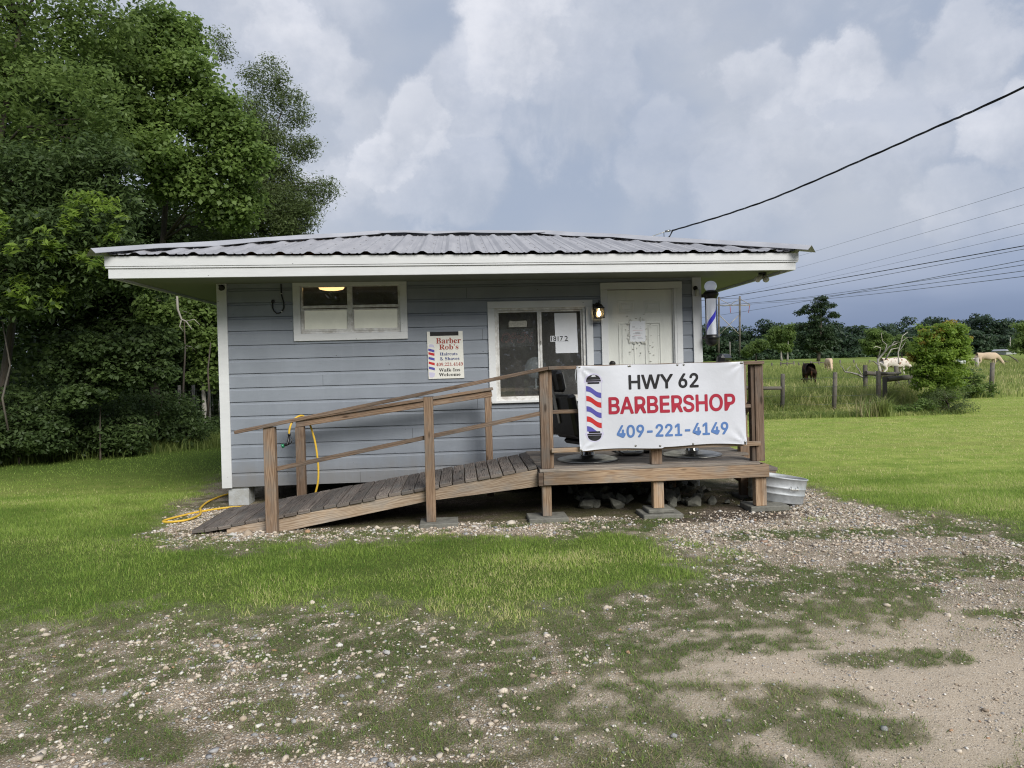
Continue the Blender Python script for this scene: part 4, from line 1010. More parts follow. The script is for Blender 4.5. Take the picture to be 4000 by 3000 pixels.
for k in range(22):
    if k % 2: u, z = rg.uniform(2.20, 2.435), rg.choice((1.912, 2.205))
    else: u, z = rg.choice((2.205, 2.433)), rg.uniform(1.91, 2.2)
    a_ = rg.uniform(0, math.pi); l = rg.uniform(.02, .05); w_ = .006
    c_, s_ = math.cos(a_), math.sin(a_)
    tp.prism([(u-l/2*c_-w_*s_, z-l/2*s_+w_*c_), (u-l/2*c_+w_*s_, z-l/2*s_-w_*c_), (u+l/2*c_+w_*s_, z+l/2*s_-w_*c_), (u+l/2*c_-w_*s_, z+l/2*s_+w_*c_)], VF+.0115-.0003*k/22, VF+.0165)
build('tape', tp, 'tape', no)

# ------------------------------------------------------------------ lamps and small fittings
ln = thing('wall_lantern', 'small lit black lantern on the wall between window and door', 'lantern', (1.775, 1.5, 2.23))
l = MB(); c0, c1, v0_ = 1.735, 1.842, 1.47
for a_, b_ in ((c0, 1.425), (c1, 1.425), (c0, 1.525), (c1, 1.525)): l.box(a_-.005, a_+.005, b_-.005, b_+.005, 2.235, 2.36)
rect_frame(l, c0-.008, c1+.008, 2.352, 2.366, .006, 1.418, 1.532); l.box(c0-.008, c1+.008, 1.418, 1.532, 2.229, 2.238, axis=0)
l.lathe([(.07, 0), (.055, .02), (.035, .045), (.014, .055), (.010, .07)], ((c0+c1)/2, 1.475, 2.362), 16)
l.tube([((c0+c1)/2, 1.475, 2.43), ((c0+c1)/2-.01, 1.475, 2.452), ((c0+c1)/2-.0, 1.475, 2.462), ((c0+c1)/2+.012, 1.475, 2.45), ((c0+c1)/2, 1.475, 2.43)], .004, 6)
build('cage', l, 'black_iron', ln)
l = MB(); l.tube([((c0+c1)/2, 1.48, 2.42), (1.765, 1.50, 2.425), (1.745, 1.56, 2.40), (1.742, 1.585, 2.36)], .009, 8); l.lathe([(.012, .02), (.042, .012), (.048, 0), (.048, -.004)], n=20); i0 = len(l.v)-80; l.xf(Matrix.Translation((1.745, 1.594, 2.35)) @ Matrix.Rotation(R(90), 4, 'X') @ Matrix.Scale(1.6, 4, (0, 1, 0)), i0)
build('bracket', l, 'black_iron', ln)
l = MB()
for q in ((c0+.005, c0+.007, 1.43, 1.52), (c1-.007, c1-.005, 1.43, 1.52), (c0+.007, c1-.007, 1.428, 1.430), (c0+.007, c1-.007, 1.520, 1.522)): l.box(*q, 2.2385, 2.350, axis=2)
build('lantern_glass', l, 'lantern_glass', ln)
l = MB(); l.lathe([(.006, 0), (.022, .018), (.027, .04), (.020, .062), (.010, .08), (.009, .10)], ((c0+c1)/2, 1.475, 2.25), 16); build('bulb', l, 'bulb_lit', ln)

bp_ = thing('barber_pole', 'wall mounted barber pole with blue spiral stripe and round white globe', 'barber pole', (3.265, 1.52, 1.85))
pc = (3.262, 1.50)
l = MB(); l.lathe([(.02, .0), (.05, .012), (.075, .035), (.082, .07), (.082, .085), (.095, .10), (.098, .118), (.088, .13), (.084, .145), (.080, .150)], (*pc, 1.838), 32); build('lower_cap', l, 'black_plastic', bp_)
l = MB(); l.lathe([(.078, 0), (.082, .015), (.088, .03), (.098, .045), (.100, .07), (.085, .085), (.072, .10), (.045, .112)], (*pc, 2.452), 32); build('upper_cap', l, 'black_plastic', bp_)
for z_ in (1.93, 2.48):
    l = MB(); l.box(3.17, 3.23, 1.52, 1.63, z_, z_+.04, axis=1); build('bracket', l, 'black_plastic', bp_)
l = MB(); l.lathe([(.035, 0), (.062, .012), (.078, .04), (.079, .065), (.070, .095), (.045, .118), (.015, .127)], (*pc, 2.556), 28); build('globe', l, 'white_globe', bp_)
m = bpy.data.materials.new('pole_stripes'); m.use_nodes = True; t = NT(m.node_tree); MATS['pole_stripes'] = m
co = t.n('ShaderNodeTexCoord').outputs['UV']; s_ = t.n('ShaderNodeSeparateXYZ', {0: co})
ph = t.math('FRACT', t.math('ADD', t.math('SUBTRACT', t.math('MULTIPLY', s_.outputs[1], .95), s_.outputs[0]), .40))
c_ = t.mix(t.math('LESS_THAN', ph, .17), (.78, .80, .86), (.055, .050, .60))
p = t.n('ShaderNodeBsdfPrincipled', {'Base Color': c_, 'Roughness': .35, 'Emission Color': c_, 'Emission Strength': .18}); t.n('ShaderNodeOutputMaterial', {0: p.outputs[0]})
l = MB(); n = 40; z0, z1 = 1.985, 2.455; b0 = 0
for k in range(n): th = 2*math.pi*k/n; l.v += [(pc[0]+.060*math.cos(th), pc[1]+.060*math.sin(th), z0), (pc[0]+.060*math.cos(th), pc[1]+.060*math.sin(th), z1)]
for k in range(n):
    j = (k+1) % n; l.face((2*k, 2*j, 2*j+1, 2*k+1), [(k/n, 0), ((k+1)/n, 0), ((k+1)/n, 1), (k/n, 1)], True)
build('striped_cylinder', l, 'pole_stripes', bp_)
l = MB()
for k in range(n): th = 2*math.pi*k/n; l.v += [(pc[0]+.076*math.cos(th), pc[1]+.076*math.sin(th), z0), (pc[0]+.076*math.cos(th), pc[1]+.076*math.sin(th), z1)]
for k in range(n): j = (k+1) % n; l.face((2*k, 2*j, 2*j+1, 2*k+1), None, True)
build('glass_tube', l, 'clear_tube', bp_)

fd = thing('floodlight', 'twin bulb floodlight under the right eave', 'floodlight', (3.8, 1.2, 2.74))
l = MB(); l.lathe([(.05, 0), (.05, -.02), (.02, -.03)], (3.825, 1.2, 2.737), 16); l.tube([(3.82, 1.2, 2.71), (3.81, 1.19, 2.695)], .018); l.tube([(3.83, 1.2, 2.71), (3.85, 1.19, 2.695)], .018); build('mount', l, 'black_plastic', fd)
for a_, b_ in (((3.81, 1.19, 2.70), (3.735, 1.13, 2.655)), ((3.85, 1.19, 2.70), (3.845, 1.15, 2.655))):
    l = MB(); l.tube([a_, b_], [.026, .036], 16); h = build('socket', l, 'beige_plastic', fd)
    d_ = (Vector(b_)-Vector(a_)).normalized(); l = MB(); l.tube([Vector(b_)+d_*.0, Vector(b_)+d_*.015, Vector(b_)+d_*.032, Vector(b_)+d_*.04], [.036, .040, .030, .008], 16); build('bulb', l, 'white_lens', h, root=fd)
l = MB(); l.lathe([(.03, 0), (.03, .012)], n=14); l.xf(Matrix.Translation((3.085, VF-.024, 2.60)) @ Matrix.Rotation(R(90), 4, 'X')); l.tube([(3.085, VF-.04, 2.60), (3.092, VF-.07, 2.575)], .012)
sn = build('socket_lamp', l, 'black_iron', None, 'old beige lamp socket on the right corner board', 'lamp', base=(3.085, 1.56, 2.5))
l = MB(); l.lathe([(.026, 0), (.028, .01), (.028, .075), (.02, .085)], (3.092, VF-.072, 2.492), 16); build('socket', l, 'beige_plastic', sn)
l = MB(); l.lathe([(.036, 0), (.036, .012), (.02, .02)], n=16); l.xf(Matrix.Translation((-2.915, VF-.024, 2.715)) @ Matrix.Rotation(R(90), 4, 'X')); l.tube([(-2.915, VF-.04, 2.715), (-2.91, VF-.075, 2.70)], [.022, .030], 14); l.tube([(-2.93, VF-.05, 2.735), (-2.93, VF-.07, 2.735)], .014)
build('socket_lamp', l, 'black_iron', None, 'small dark lamp socket on the left corner board', 'lamp', base=(-2.915, 1.55, 2.7))
l = MB(); cv = VF-.010
l.tube([(-2.20, cv, 2.75), (-2.20, cv, 2.64), (-2.192, cv-.004, 2.59), (-2.172, cv-.008, 2.52), (-2.170, cv-.008, 2.46), (-2.190, cv-.006, 2.415), (-2.225, cv-.006, 2.388), (-2.262, cv-.006, 2.385), (-2.295, cv-.006, 2.415), (-2.312, cv-.004, 2.46), (-2.310, cv, 2.51), (-2.306, cv+.004, 2.535)], .0075, 8)
wc = build('cable_loop', l, 'cable_black', None, 'black cable loop entering the wall left of the high window', 'cable', base=(-2.25, cv, 2.4))
l = MB(); l.lathe([(.02, 0), (.022, .008), (.014, .012)], n=14); l.xf(Matrix.Translation((-2.305, VF-.001, 2.536)) @ Matrix.Rotation(R(90), 4, 'X')); build('grommet', l, 'black_plastic', wc)
l = MB(); l.box(-2.206, -2.188, cv-.012, cv+.006, 2.624, 2.634); l.box(-2.208, -2.190, cv-.016, cv, 2.398, 2.408); build('clip', l, 'white_lens', wc)
# meter box edge on the right side wall
l = MB(); l.box(UR+.021, UR+.055, 1.75, 1.95, 1.80, 2.62); build('conduit_box', l, 'white_paint', None, 'narrow white box on the right side wall behind the barber pole', 'box', base=(UR+.04, 1.85, 1.8), bevel=.004)

# ------------------------------------------------------------------ hose, tub
l = MB()
def bez(pts, n=8):
    out = []; P = [Vector(p) for p in pts]
    for i in range(len(P)-1):
        p0 = P[max(i-1, 0)]; p1 = P[i]; p2 = P[i+1]; p3 = P[min(i+2, len(P)-1)]
        for k in range(n):
            f = k/n; out.append(.5*((2*p1)+(-p0+p2)*f+(2*p0-5*p1+4*p2-p3)*f*f+(-p0+3*p1-3*p2+p3)*f**3))
    return out+[P[-1]]
hv = 1.33
hose = bez([(-2.065, 1.22, .905), (-2.06, 1.225, .96), (-2.035, 1.25, 1.04), (-1.985, 1.29, 1.098), (-1.93, 1.36, 1.108), (-1.885, 1.40, 1.05), (-1.85, hv+.07, .985), (-1.80, hv+.06, .80), (-1.772, hv+.05, .60), (-1.762, hv+.04, .40), (-1.785, hv+.03, .22), (-1.86, 1.36, .07), (-2.05, 1.36, .014),
            (-2.4, 1.40, .012), (-2.83, 1.42, .014), (-3.12, 1.21, .016), (-3.25, .98, .02), (-3.35, .76, .02), (-3.30, .655, .02), (-3.11, .70, .022), (-3.05, .97, .022), (-3.12, 1.21, .040), (-3.19, 1.40, .022), (-3.25, 1.88, .02), (-3.17, 2.35, .02), (-2.9, 2.6, .02)])
l.tube(hose, .0125, 10)
ho = thing('garden_hose', 'yellow garden hose hanging over the ramp rail and looping onto the grass', 'hose', (-2.6, 1.2, 0)); build('hose', l, 'hose_yellow', ho)
l = MB(); l.tube([(-2.065, 1.22, .91), (-2.064, 1.22, .885)], .018, 12); l.tube([(-2.064, 1.22, .885), (-2.075, 1.21, .81), (-2.085, 1.20, .785), (-2.12, 1.19, .772)], [.014, .017, .018, .016], 12); l.tube([(-2.035, 1.22, .86), (-2.04, 1.22, .80), (-2.075, 1.21, .775)], .006, 8)
nz = build('spray_nozzle', l, 'black_plastic', ho)
l = MB(); l.tube([(-2.118, 1.19, .773), (-2.135, 1.188, .768), (-2.15, 1.185, .764)], [.017, .026, .024], 16); build('nozzle_head', l, 'green_plastic', nz, root=ho)
l = MB(); prof = [(.295, 0), (.300, .01), (.304, .085), (.310, .09), (.314, .098), (.310, .106), (.307, .112), (.310, .155), (.317, .162), (.320, .170), (.316, .178), (.313, .184), (.318, .262), (.328, .27), (.332, .278), (.326, .286), (.318, .284), (.312, .26), (.298, .03), (.02, .028)]
l.lathe(prof, (0, 0, 0), 48); l.xf(Matrix.Translation((3.585, .46, .028)) @ Matrix.Rotation(R(8.5), 4, 'Y') @ Matrix.Rotation(R(-2), 4, 'X'))
tub = build('wash_tub', l, 'galvanised', None, 'round galvanised steel tub tilted against the right porch post', 'tub', base=(3.585, .46, 0))
l = MB(); l.tube([(3.62, .13, .235), (3.62, .115, .20), (3.70, .12, .195), (3.70, .135, .23)], .006, 8); build('handle', l, 'dull_steel', tub)
# ------------------------------------------------------------------ grass, stones
rng = np.random.default_rng(4)
def blades(name, x, y, h, wd, lean, material, tint, label, cat, zoff=0.0, bend=False):
    n = len(x); az = rng.uniform(0, 2*math.pi, n); la = rng.uniform(0, 2*math.pi, n)
    z = terrain(x, y)+zoff-.005
    b = np.stack([x, y, z], -1); sd_ = np.stack([np.cos(az), np.sin(az), np.zeros(n)], -1)*(wd/2)[:, None]
    ld = np.stack([np.cos(la), np.sin(la), np.zeros(n)], -1)
    up = np.array([0, 0, 1.0])
    tip = b+ld*(h*lean)[:, None]+up*(h*np.sqrt(np.maximum(.05, 1-np.minimum(lean, .97)**2)))[:, None]
    if not bend:
        V = np.stack([b-sd_, b+sd_, tip], 1).reshape(-1, 3); F = np.arange(3*n).reshape(n, 3); T = np.repeat(tint, 3)
    else:
        mid = b+ld*(h*lean*.25)[:, None]+up*(h*.62)[:, None]
        V = np.stack([b-sd_, b+sd_, mid-sd_*.8, mid+sd_*.8, tip], 1).reshape(-1, 3); q = np.arange(n)[:, None]*5
        F = np.concatenate([q+np.array([[0, 1, 3]]), q+np.array([[0, 3, 2]]), q+np.array([[2, 3, 4]])]); T = np.repeat(tint, 5)
    o = npmesh(name, V, F, material, T); tag(o, label, cat, kind='stuff'); return o
def sample(n, y0, y1, k=.84, m_=.6):
    y = np.sqrt(rng.uniform(y0*y0, y1*y1, n)); x = rng.uniform(-1, 1, n)*(k*y+m_); return x, y
def outside_shop(x, y, marg=.0):
    fu = x*UX[0]+y*UX[1]; fv = x*VX[0]+y*VX[1]-V0
    return ~((fu > -3.0-marg) & (fu < 3.3+marg) & (fv > -.1) & (fv < 5.4))
def tintn(x, y, s): return np.clip(.5+(fbm(x*.8, y*1.7, s)-.5)*1.3+rng.normal(0, .27, len(x)), 0, 1)
x, y = sample(700000, 4.1, 9.8); L, S, D_, T_ = masks(x, y); keep = (rng.random(len(x)) < L**1.6) & outside_shop(x, y); x, y, L = x[keep], y[keep], L[keep]
tl = tintn(x, y, 71)+.30*(fbm(x*3.1, y*4.2, 44)-.5); tl = np.clip(tl-.12*sstep(-2.0, -4.5, x), 0, 1)
blades('lawn_grass', x, y, rng.uniform(.020, .066, len(x))*(.55+.45*L)*(.45+1.1*fbm(x*2.2, y*2.2, 5)), rng.uniform(.0045, .0095, len(x)), rng.uniform(.1, .95, len(x)), 'grass_blade', tl, 'bright mown grass close in front of and around the shop', 'grass')
x, y = sample(330000, 9.4, 27); L, S, D_, T_ = masks(x, y)
edge = np.where(x < 12.3, 19.0, 25.3)
keep = (rng.random(len(x)) < L) & outside_shop(x, y) & (y < edge+.3) & ~((x < 0) & (y > 14.6+.62*(x+8.8))); x, y = x[keep], y[keep]
streak = sstep(.5, .7, fbm(x*.3, y*1.6, 81))
blades('lawn_grass', x, y, rng.uniform(.025, .06, len(x)), rng.uniform(.010, .020, len(x)), rng.uniform(.1, .95, len(x)), 'grass_blade', np.clip(tintn(x, y, 72)+.18*streak+np.where(x > 2, .25, -.24*sstep(9.2, 13.5, y)), 0, np.where(x > 2, .95, .92-.28*sstep(9.2, 13.0, y))), 'mown yellowish lawn reaching back to the pasture fence', 'grass')  # blade tint lowered at the back left to paint in the tree shade
x, y = sample(800000, 2.3, 8.6); L, S, D_, T_ = masks(x, y); keep = (rng.random(len(x)) < np.clip(S*1.1, 0, 1)**1.3*.85) & outside_shop(x, y); x, y = x[keep], y[keep]
blades('thin_grass', x, y, rng.uniform(.012, .044, len(x)), rng.uniform(.0028, .0060, len(x)), rng.uniform(.35, .98, len(x)), 'grass_dull', tintn(x, y, 73)*.95+.02, 'thin dull grass creeping through the gravel drive', 'grass')
# coarse tufts along the lawn's worn edge
tx, ty = [], []
for px, py in ((330, 1315), (420, 1300), (250, 1330), (690, 1310), (700, 1325), (150, 1340), (1185, 1290), (1570, 1195), (1600, 1200), (1450, 1170), (1100, 1170), (560, 1180), (600, 1190), (445, 1150), (1240, 1175), (1490, 1178), (1760, 1125), (1500, 1180)):
    c_ = gnd(px, py); k = 90; tx += list(c_[0]+rng.normal(0, .07, k)); ty += list(c_[1]+rng.normal(0, .05, k))
tx, ty = np.array(tx), np.array(ty)
blades('grass_tufts', tx, ty, rng.uniform(.03, .085, len(tx)), rng.uniform(.004, .009, len(tx)), rng.uniform(.4, .98, len(tx)), 'grass_blade', np.clip(rng.normal(.35, .2, len(tx)), 0, 1), 'coarse weed tufts along the worn edge of the lawn', 'grass')

m = bpy.data.materials.new('stones'); m.use_nodes = True; t = NT(m.node_tree); MATS['stones'] = m
a_ = t.n('ShaderNodeAttribute', attribute_name='tint').outputs['Fac']; pos = t.n('ShaderNodeNewGeometry').outputs['Position']
c_ = t.ramp(a_, [(0, (.20, .16, .12)), (.18, (.42, .34, .26)), (.42, (.66, .58, .48)), (.62, (.50, .43, .35)), (.78, (.74, .71, .66)), (.88, (.30, .30, .31)), (.96, (.24, .25, .26)), (1, (.45, .27, .16))])
c_ = t.mix(t.smooth(t.noise(pos, 90, 5, .7), .4, .7, 0, .35), c_, (.22, .17, .125))
p = t.n('ShaderNodeBsdfPrincipled', {'Base Color': c_, 'Roughness': .85, 'Specular IOR Level': .2}); t.n('ShaderNodeOutputMaterial', {0: p.outputs[0]})
bm = bmesh.new(); bmesh.ops.create_icosphere(bm, subdivisions=1, radius=1.0); bm.verts.index_update()
IV = np.array([q.co[:] for q in bm.verts]); IF = np.array([[q.index for q in f.verts] for f in bm.faces]); bm.free()
def stones(name, x, y, r, label, sink=.25):
    n = len(x); k = len(IV)
    jit = 1+rng.uniform(-.48, .42, (n, k, 1)); V = IV[None]*jit
    sc_ = np.stack([r*rng.uniform(.8, 1.35, n), r*rng.uniform(.65, 1.0, n), r*rng.uniform(.35, .65, n)], -1)
    V = V*sc_[:, None, :]
    a = rng.uniform(0, 6.28, n); ca_, sa_ = np.cos(a)[:, None], np.sin(a)[:, None]
    V = np.stack([V[..., 0]*ca_-V[..., 1]*sa_, V[..., 0]*sa_+V[..., 1]*ca_, V[..., 2]], -1)
    z = terrain(x, y)+(fbm(x*14, y*14, 61, 3)-.5)*.022+r*sink
    V += np.stack([x, y, z], -1)[:, None, :]
    F = (np.arange(n)[:, None, None]*k+IF[None]).reshape(-1, 3)
    o = npmesh(name, V.reshape(-1, 3), F, 'stones', np.repeat(rng.random(n), k)); tag(o, label, 'gravel', kind='stuff')
x, y = sample(230000, 2.4, 8.9, .82, .4); L, S, D_, T_ = masks(x, y)
fu = x*UX[0]+y*UX[1]; fv = x*VX[0]+y*VX[1]-V0
strip = (sstep(-.60, -.28, fv)*sstep(.05, -.1, fv)*sstep(1.9, .9, fu)*sstep(-3.4, -2.9, fu)) + sstep(-3.5, -3.1, fu)*sstep(-2.4, -2.8, fu)*(fv > -.5)*(fv < 1.5)
cl_n = sstep(.42, .68, fbm(x*2.6, y*2.6, 91))
pr = (1-L)*(.14+.75*cl_n+1.1*strip)*(1-.75*S)*(1-.35*D_)*(1-.55*T_*(1-strip))*np.clip(5.2/y, .55, 1.6)
pr += .40*(1-L)*sstep(-.2, .3, sdf(x, y, PATH))*(.5+cl_n)
pr *= ((fv < .1) | (fu < -2.2) | (fu > 3.1))
keep = rng.random(len(x)) < pr; x, y, fv, fu, D_ = x[keep], y[keep], fv[keep], fu[keep], D_[keep]
r = np.exp(rng.normal(math.log(.0052), .52, len(x))); r = np.clip(r, .0030, .026)*np.where(y > 5.8, 1.25, 1.0)*(1-.45*D_)
stones('gravel', x, y, r, 'pale limestone gravel scattered over the drive and along the ramp')
x, y = sample(3600, 2.4, 7.0, .8, .4); L, S, D_, T_ = masks(x, y); keep = rng.random(len(x)) < (1-L)*(.12+.6*sstep(.45, .65, fbm(x*2.6, y*2.6, 91)))*(1-.85*D_)*(1-.5*S)*(1-.7*T_); x, y = x[keep], y[keep]
stones('gravel', x, y, np.clip(np.exp(rng.normal(math.log(.0145), .33, len(x))), .010, .036), 'larger pale stones lying loose on the drive', .12)
us = np.array([-2.35, -2.2, -2.05, -1.9, -1.6, -2.5, -2.62, -1.2, -.9, -2.75, -2.9, -.7, .1, .5]); 
px_ = np.array([W(u, -.10-.05*math.sin(u*9)) for u in us]); stones('gravel', px_[:, 0], px_[:, 1], np.clip(rng.normal(.034, .01, len(us)), .02, .06), 'fist sized pale stones along the ramp foot', .2)

# ------------------------------------------------------------------ foliage
def crown_mesh(name, parent, blobs, nleaf, size, material, seed, cl_r=.42, aspect=.5, per=70, shell=.55, droop=.0):
    """blobs: (centre, radii) ellipsoids in world metres; leaves gather in sprays spread through each ellipsoid"""
    g = np.random.default_rng(seed); vol = np.array([b[1][0]*b[1][2] for b in blobs]); vol = vol/vol.sum()
    Cs, Rs = [], []
    ncl = max(4, nleaf//per)
    for (c, r), f in zip(blobs, vol):
        k = max(2, int(round(ncl*f))); d = g.normal(size=(k, 3)); d /= np.linalg.norm(d, axis=1)[:, None]
        rad = shell+(1-shell)*g.random(k)**.6; rad *= g.uniform(.78, 1.12, k)
        Cs.append(np.array(c)+d*rad[:, None]*np.array(r)); Rs.append(g.uniform(.55, 1.35, k)*cl_r)
    Cs = np.concatenate(Cs); Rs = np.concatenate(Rs)
    wgt = Rs**2; ci = g.choice(len(Cs), nleaf, p=wgt/wgt.sum())
    d = g.normal(size=(nleaf, 3)); d /= np.linalg.norm(d, axis=1)[:, None]
    flat = np.array([1, 1, .62]); P = Cs[ci]+d*(g.random(nleaf)**.5)[:, None]*Rs[ci][:, None]*flat
    P[:, 2] -= droop*g.random(nleaf)*Rs[ci]
    nrm = d*.5+g.normal(size=(nleaf, 3))*.55+np.array([0, -.1, .75]); nrm /= np.linalg.norm(nrm, axis=1)[:, None]
    a = np.cross(nrm, g.normal(size=(nleaf, 3))); a /= np.linalg.norm(a, axis=1)[:, None]; b = np.cross(nrm, a)
    Ls = size*g.uniform(.6, 1.35, nleaf); Wd = Ls*aspect*g.uniform(.75, 1.2, nleaf)
    fold = nrm*(Wd*.18)[:, None]
    v0 = P-a*(Ls/2)[:, None]; v2 = P+a*(Ls/2)[:, None]; v1 = P+b*(Wd/2)[:, None]+fold+a*(Ls*.05)[:, None]; v3 = P-b*(Wd/2)[:, None]+fold+a*(Ls*.05)[:, None]
    V = np.stack([v0, v1, v2, v3], 1).reshape(-1, 3); F = np.arange(4*nleaf).reshape(-1, 4)
    ct_ = g.beta(1.6, 2.4, len(Cs)); T = np.clip(ct_[ci]*.75+g.random(nleaf)*.3, 0, 1)
    base = np.array(BASE[parent.name]); o = npmesh(name, V-base, F, material, np.repeat(T, 4)); o.parent = parent; BASE[o.name] = tuple(base)
    return o, Cs
def limbs(mb, root, top, Cs, seed, r0, nb=16, rmin=.012):
    g = random.Random(seed); root = Vector(root); top = Vector(top); n = 7; tr_ = []
    for k in range(n+1):
        f = k/n; tr_.append(root.lerp(top, f)+Vector((g.uniform(-1, 1), g.uniform(-1, 1), 0))*.10*f*(top-root).length/5)
    mb.tube(tr_, [r0*(1-.75*(k/n))*(1.25 if k == 0 else 1) for k in range(n+1)], 9)
    idx_ = [g.randrange(len(Cs)) for _ in range(nb)]
    for i in idx_:
        e = Vector(Cs[i]); best = min(range(1, n+1), key=lambda k: (tr_[k]-e).length+max(0, tr_[k].z-e.z)*1.5)
        s = tr_[best]; L = (e-s).length; m1 = s.lerp(e, .4)+Vector((g.uniform(-.1, .1), g.uniform(-.1, .1), .10))*L; m2 = s.lerp(e, .75)+Vector((g.uniform(-.08, .08), g.uniform(-.08, .08), .06))*L
        r = max(rmin*1.5, r0*.42*(1-.5*best/n)); mb.tube([s, m1, m2, e], [r, r*.65, r*.4, rmin*.6], 6)
def px_blob(x, y, Y, rx, ry, dz=.8):
    k = Y/1533.0; return (at(x, y, Y), (rx*k, rx*k*dz, ry*k))
def tree(name, label, cat, base, top, r0, blobs, nleaf, size, leaf, seed, bark='bark', group=None, nb=16, **kw):
    base = (base[0], base[1], tz(base[0], base[1]))
    o = thing(name, label, cat, base, group, world=True)
    c, Cs = crown_mesh('crown', o, blobs, nleaf, size, leaf, seed, **kw)
    if r0:
        mb = MB(); limbs(mb, (base[0], base[1], base[2]-.1), top, Cs, seed, r0, nb); build('trunk', mb, bark, o, world=True)
    return o
wood_g = 'trees of the wood left of the shop'
tree('broadleaf_tree', 'tall spreading broadleaf tree at the corner, its crown cut by the photo top', 'tree', at(-60, 900, 15.5), at(40, 60, 15), .15,
     [px_blob(60, 60, 14.5, 150, 110), px_blob(190, 60, 15, 110, 75), px_blob(130, 230, 14, 150, 90), px_blob(-180, 120, 15, 220, 200), px_blob(-80, -200, 15, 280, 170), px_blob(130, -130, 15, 170, 100), px_blob(-20, 230, 15, 120, 120)], 50000, .115, 'leaf_mid', 21, group=wood_g, nb=26, cl_r=.50)
tree('tallow_tree', 'bright round leaved tree in the middle of the wood rising above the roof', 'tree', at(330, 880, 18.5), at(360, 180, 17.8), .13,
     [px_blob(330, 85, 17.5, 85, 65), px_blob(395, 75, 18, 45, 45), px_blob(395, 170, 17, 75, 60), px_blob(290, 235, 17, 100, 55), px_blob(455, 255, 17, 75, 65), px_blob(500, 335, 17, 65, 62), px_blob(345, 340, 16.5, 95, 45), px_blob(400, 400, 17, 75, 45), px_blob(250, 150, 17, 70, 60), px_blob(500, 440, 17.5, 70, 55)], 44000, .115, 'leaf_bright', 22, group=wood_g, nb=30, cl_r=.42, aspect=.75, shell=.35)
tree('willow_oak', 'wispy thin leaved tree with upright sprays at the right end of the wood', 'tree', at(520, 860, 20), at(590, 330, 20), .13,
     [px_blob(588, 170, 20, 26, 55), px_blob(560, 260, 20, 25, 50), px_blob(628, 235, 20, 38, 48), px_blob(610, 330, 20, 55, 45), px_blob(655, 320, 20, 28, 28), px_blob(640, 420, 20, 60, 40), px_blob(695, 405, 20, 34, 20), px_blob(672, 445, 20, 34, 18), px_blob(575, 470, 20, 75, 45), px_blob(478, 100, 20, 14, 34), px_blob(545, 170, 20, 16, 34), px_blob(560, 400, 20, 60, 50), px_blob(620, 475, 20, 50, 36), px_blob(600, 400, 20, 55, 45), px_blob(560, 330, 20, 45, 50), px_blob(640, 500, 20, 30, 20), px_blob(545, 310, 19.5, 30, 45), px_blob(530, 235, 19.5, 28, 40), px_blob(575, 290, 19.5, 35, 40), px_blob(545, 390, 19.5, 45, 50), px_blob(600, 445, 19.5, 60, 45), px_blob(640, 470, 19.5, 45, 40), px_blob(560, 500, 19.5, 90, 40), px_blob(470, 500, 19.5, 60, 40)], 66000, .085, 'leaf_willow', 23, group=wood_g, nb=34, cl_r=.34, aspect=.33, per=45)
tree('oak_tree', 'dark lobed leaved oak low at the edge of the wood with fresh light tips', 'tree', at(-20, 930, 14.0), at(70, 420, 13.2), .11,
     [px_blob(40, 400, 13, 140, 90), px_blob(150, 520, 12.6, 130, 75), px_blob(60, 610, 12.6, 130, 75), px_blob(225, 440, 13, 60, 60), px_blob(240, 580, 12.6, 60, 50), px_blob(-150, 500, 13, 170, 180), px_blob(210, 350, 13, 70, 50), px_blob(330, 590, 13.4, 50, 40)], 60000, .105, 'leaf_dark', 24, group=wood_g, nb=26, cl_r=.40, aspect=.45)
ok_ = bpy.data.objects['oak_tree']
crown_mesh('young_leaves', ok_, [px_blob(60, 520, 12.2, 130, 60), px_blob(200, 470, 12.2, 70, 50), px_blob(230, 560, 12.2, 60, 40), px_blob(300, 590, 12.9, 50, 35), px_blob(40, 640, 12.2, 90, 40)], 3000, .13, 'leaf_bush', 241, cl_r=.16, aspect=.34, per=26, shell=.9)
tree('vine_tree', 'heart leaved vine covered tree beneath the left eave', 'tree', at(440, 930, 18.5), at(440, 700, 18.5), .07,
     [px_blob(440, 690, 18.5, 60, 40), px_blob(405, 655, 18.5, 45, 30), px_blob(465, 745, 18.5, 50, 45), px_blob(450, 810, 18.5, 35, 30), px_blob(520, 720, 19, 50, 60), px_blob(385, 700, 18, 30, 25), px_blob(335, 665, 17.2, 40, 40), px_blob(345, 740, 17.2, 35, 35)], 17000, .11, 'leaf_mid', 25, bark='pale_bark', group=wood_g, cl_r=.30, aspect=.8)
tree('sapling', 'light green young shrub standing in the shade at the wood edge', 'shrub', at(215, 930, 13.9), at(215, 780, 13.9), .018,
     [px_blob(200, 755, 13.8, 110, 34), px_blob(330, 745, 14.2, 50, 38), px_blob(150, 800, 13.6, 55, 28), px_blob(250, 800, 13.8, 70, 35), px_blob(165, 855, 13.4, 55, 24), px_blob(340, 800, 14.2, 45, 30)], 14000, .085, 'leaf_dark', 26, group=wood_g, nb=20, cl_r=.22, aspect=.75)
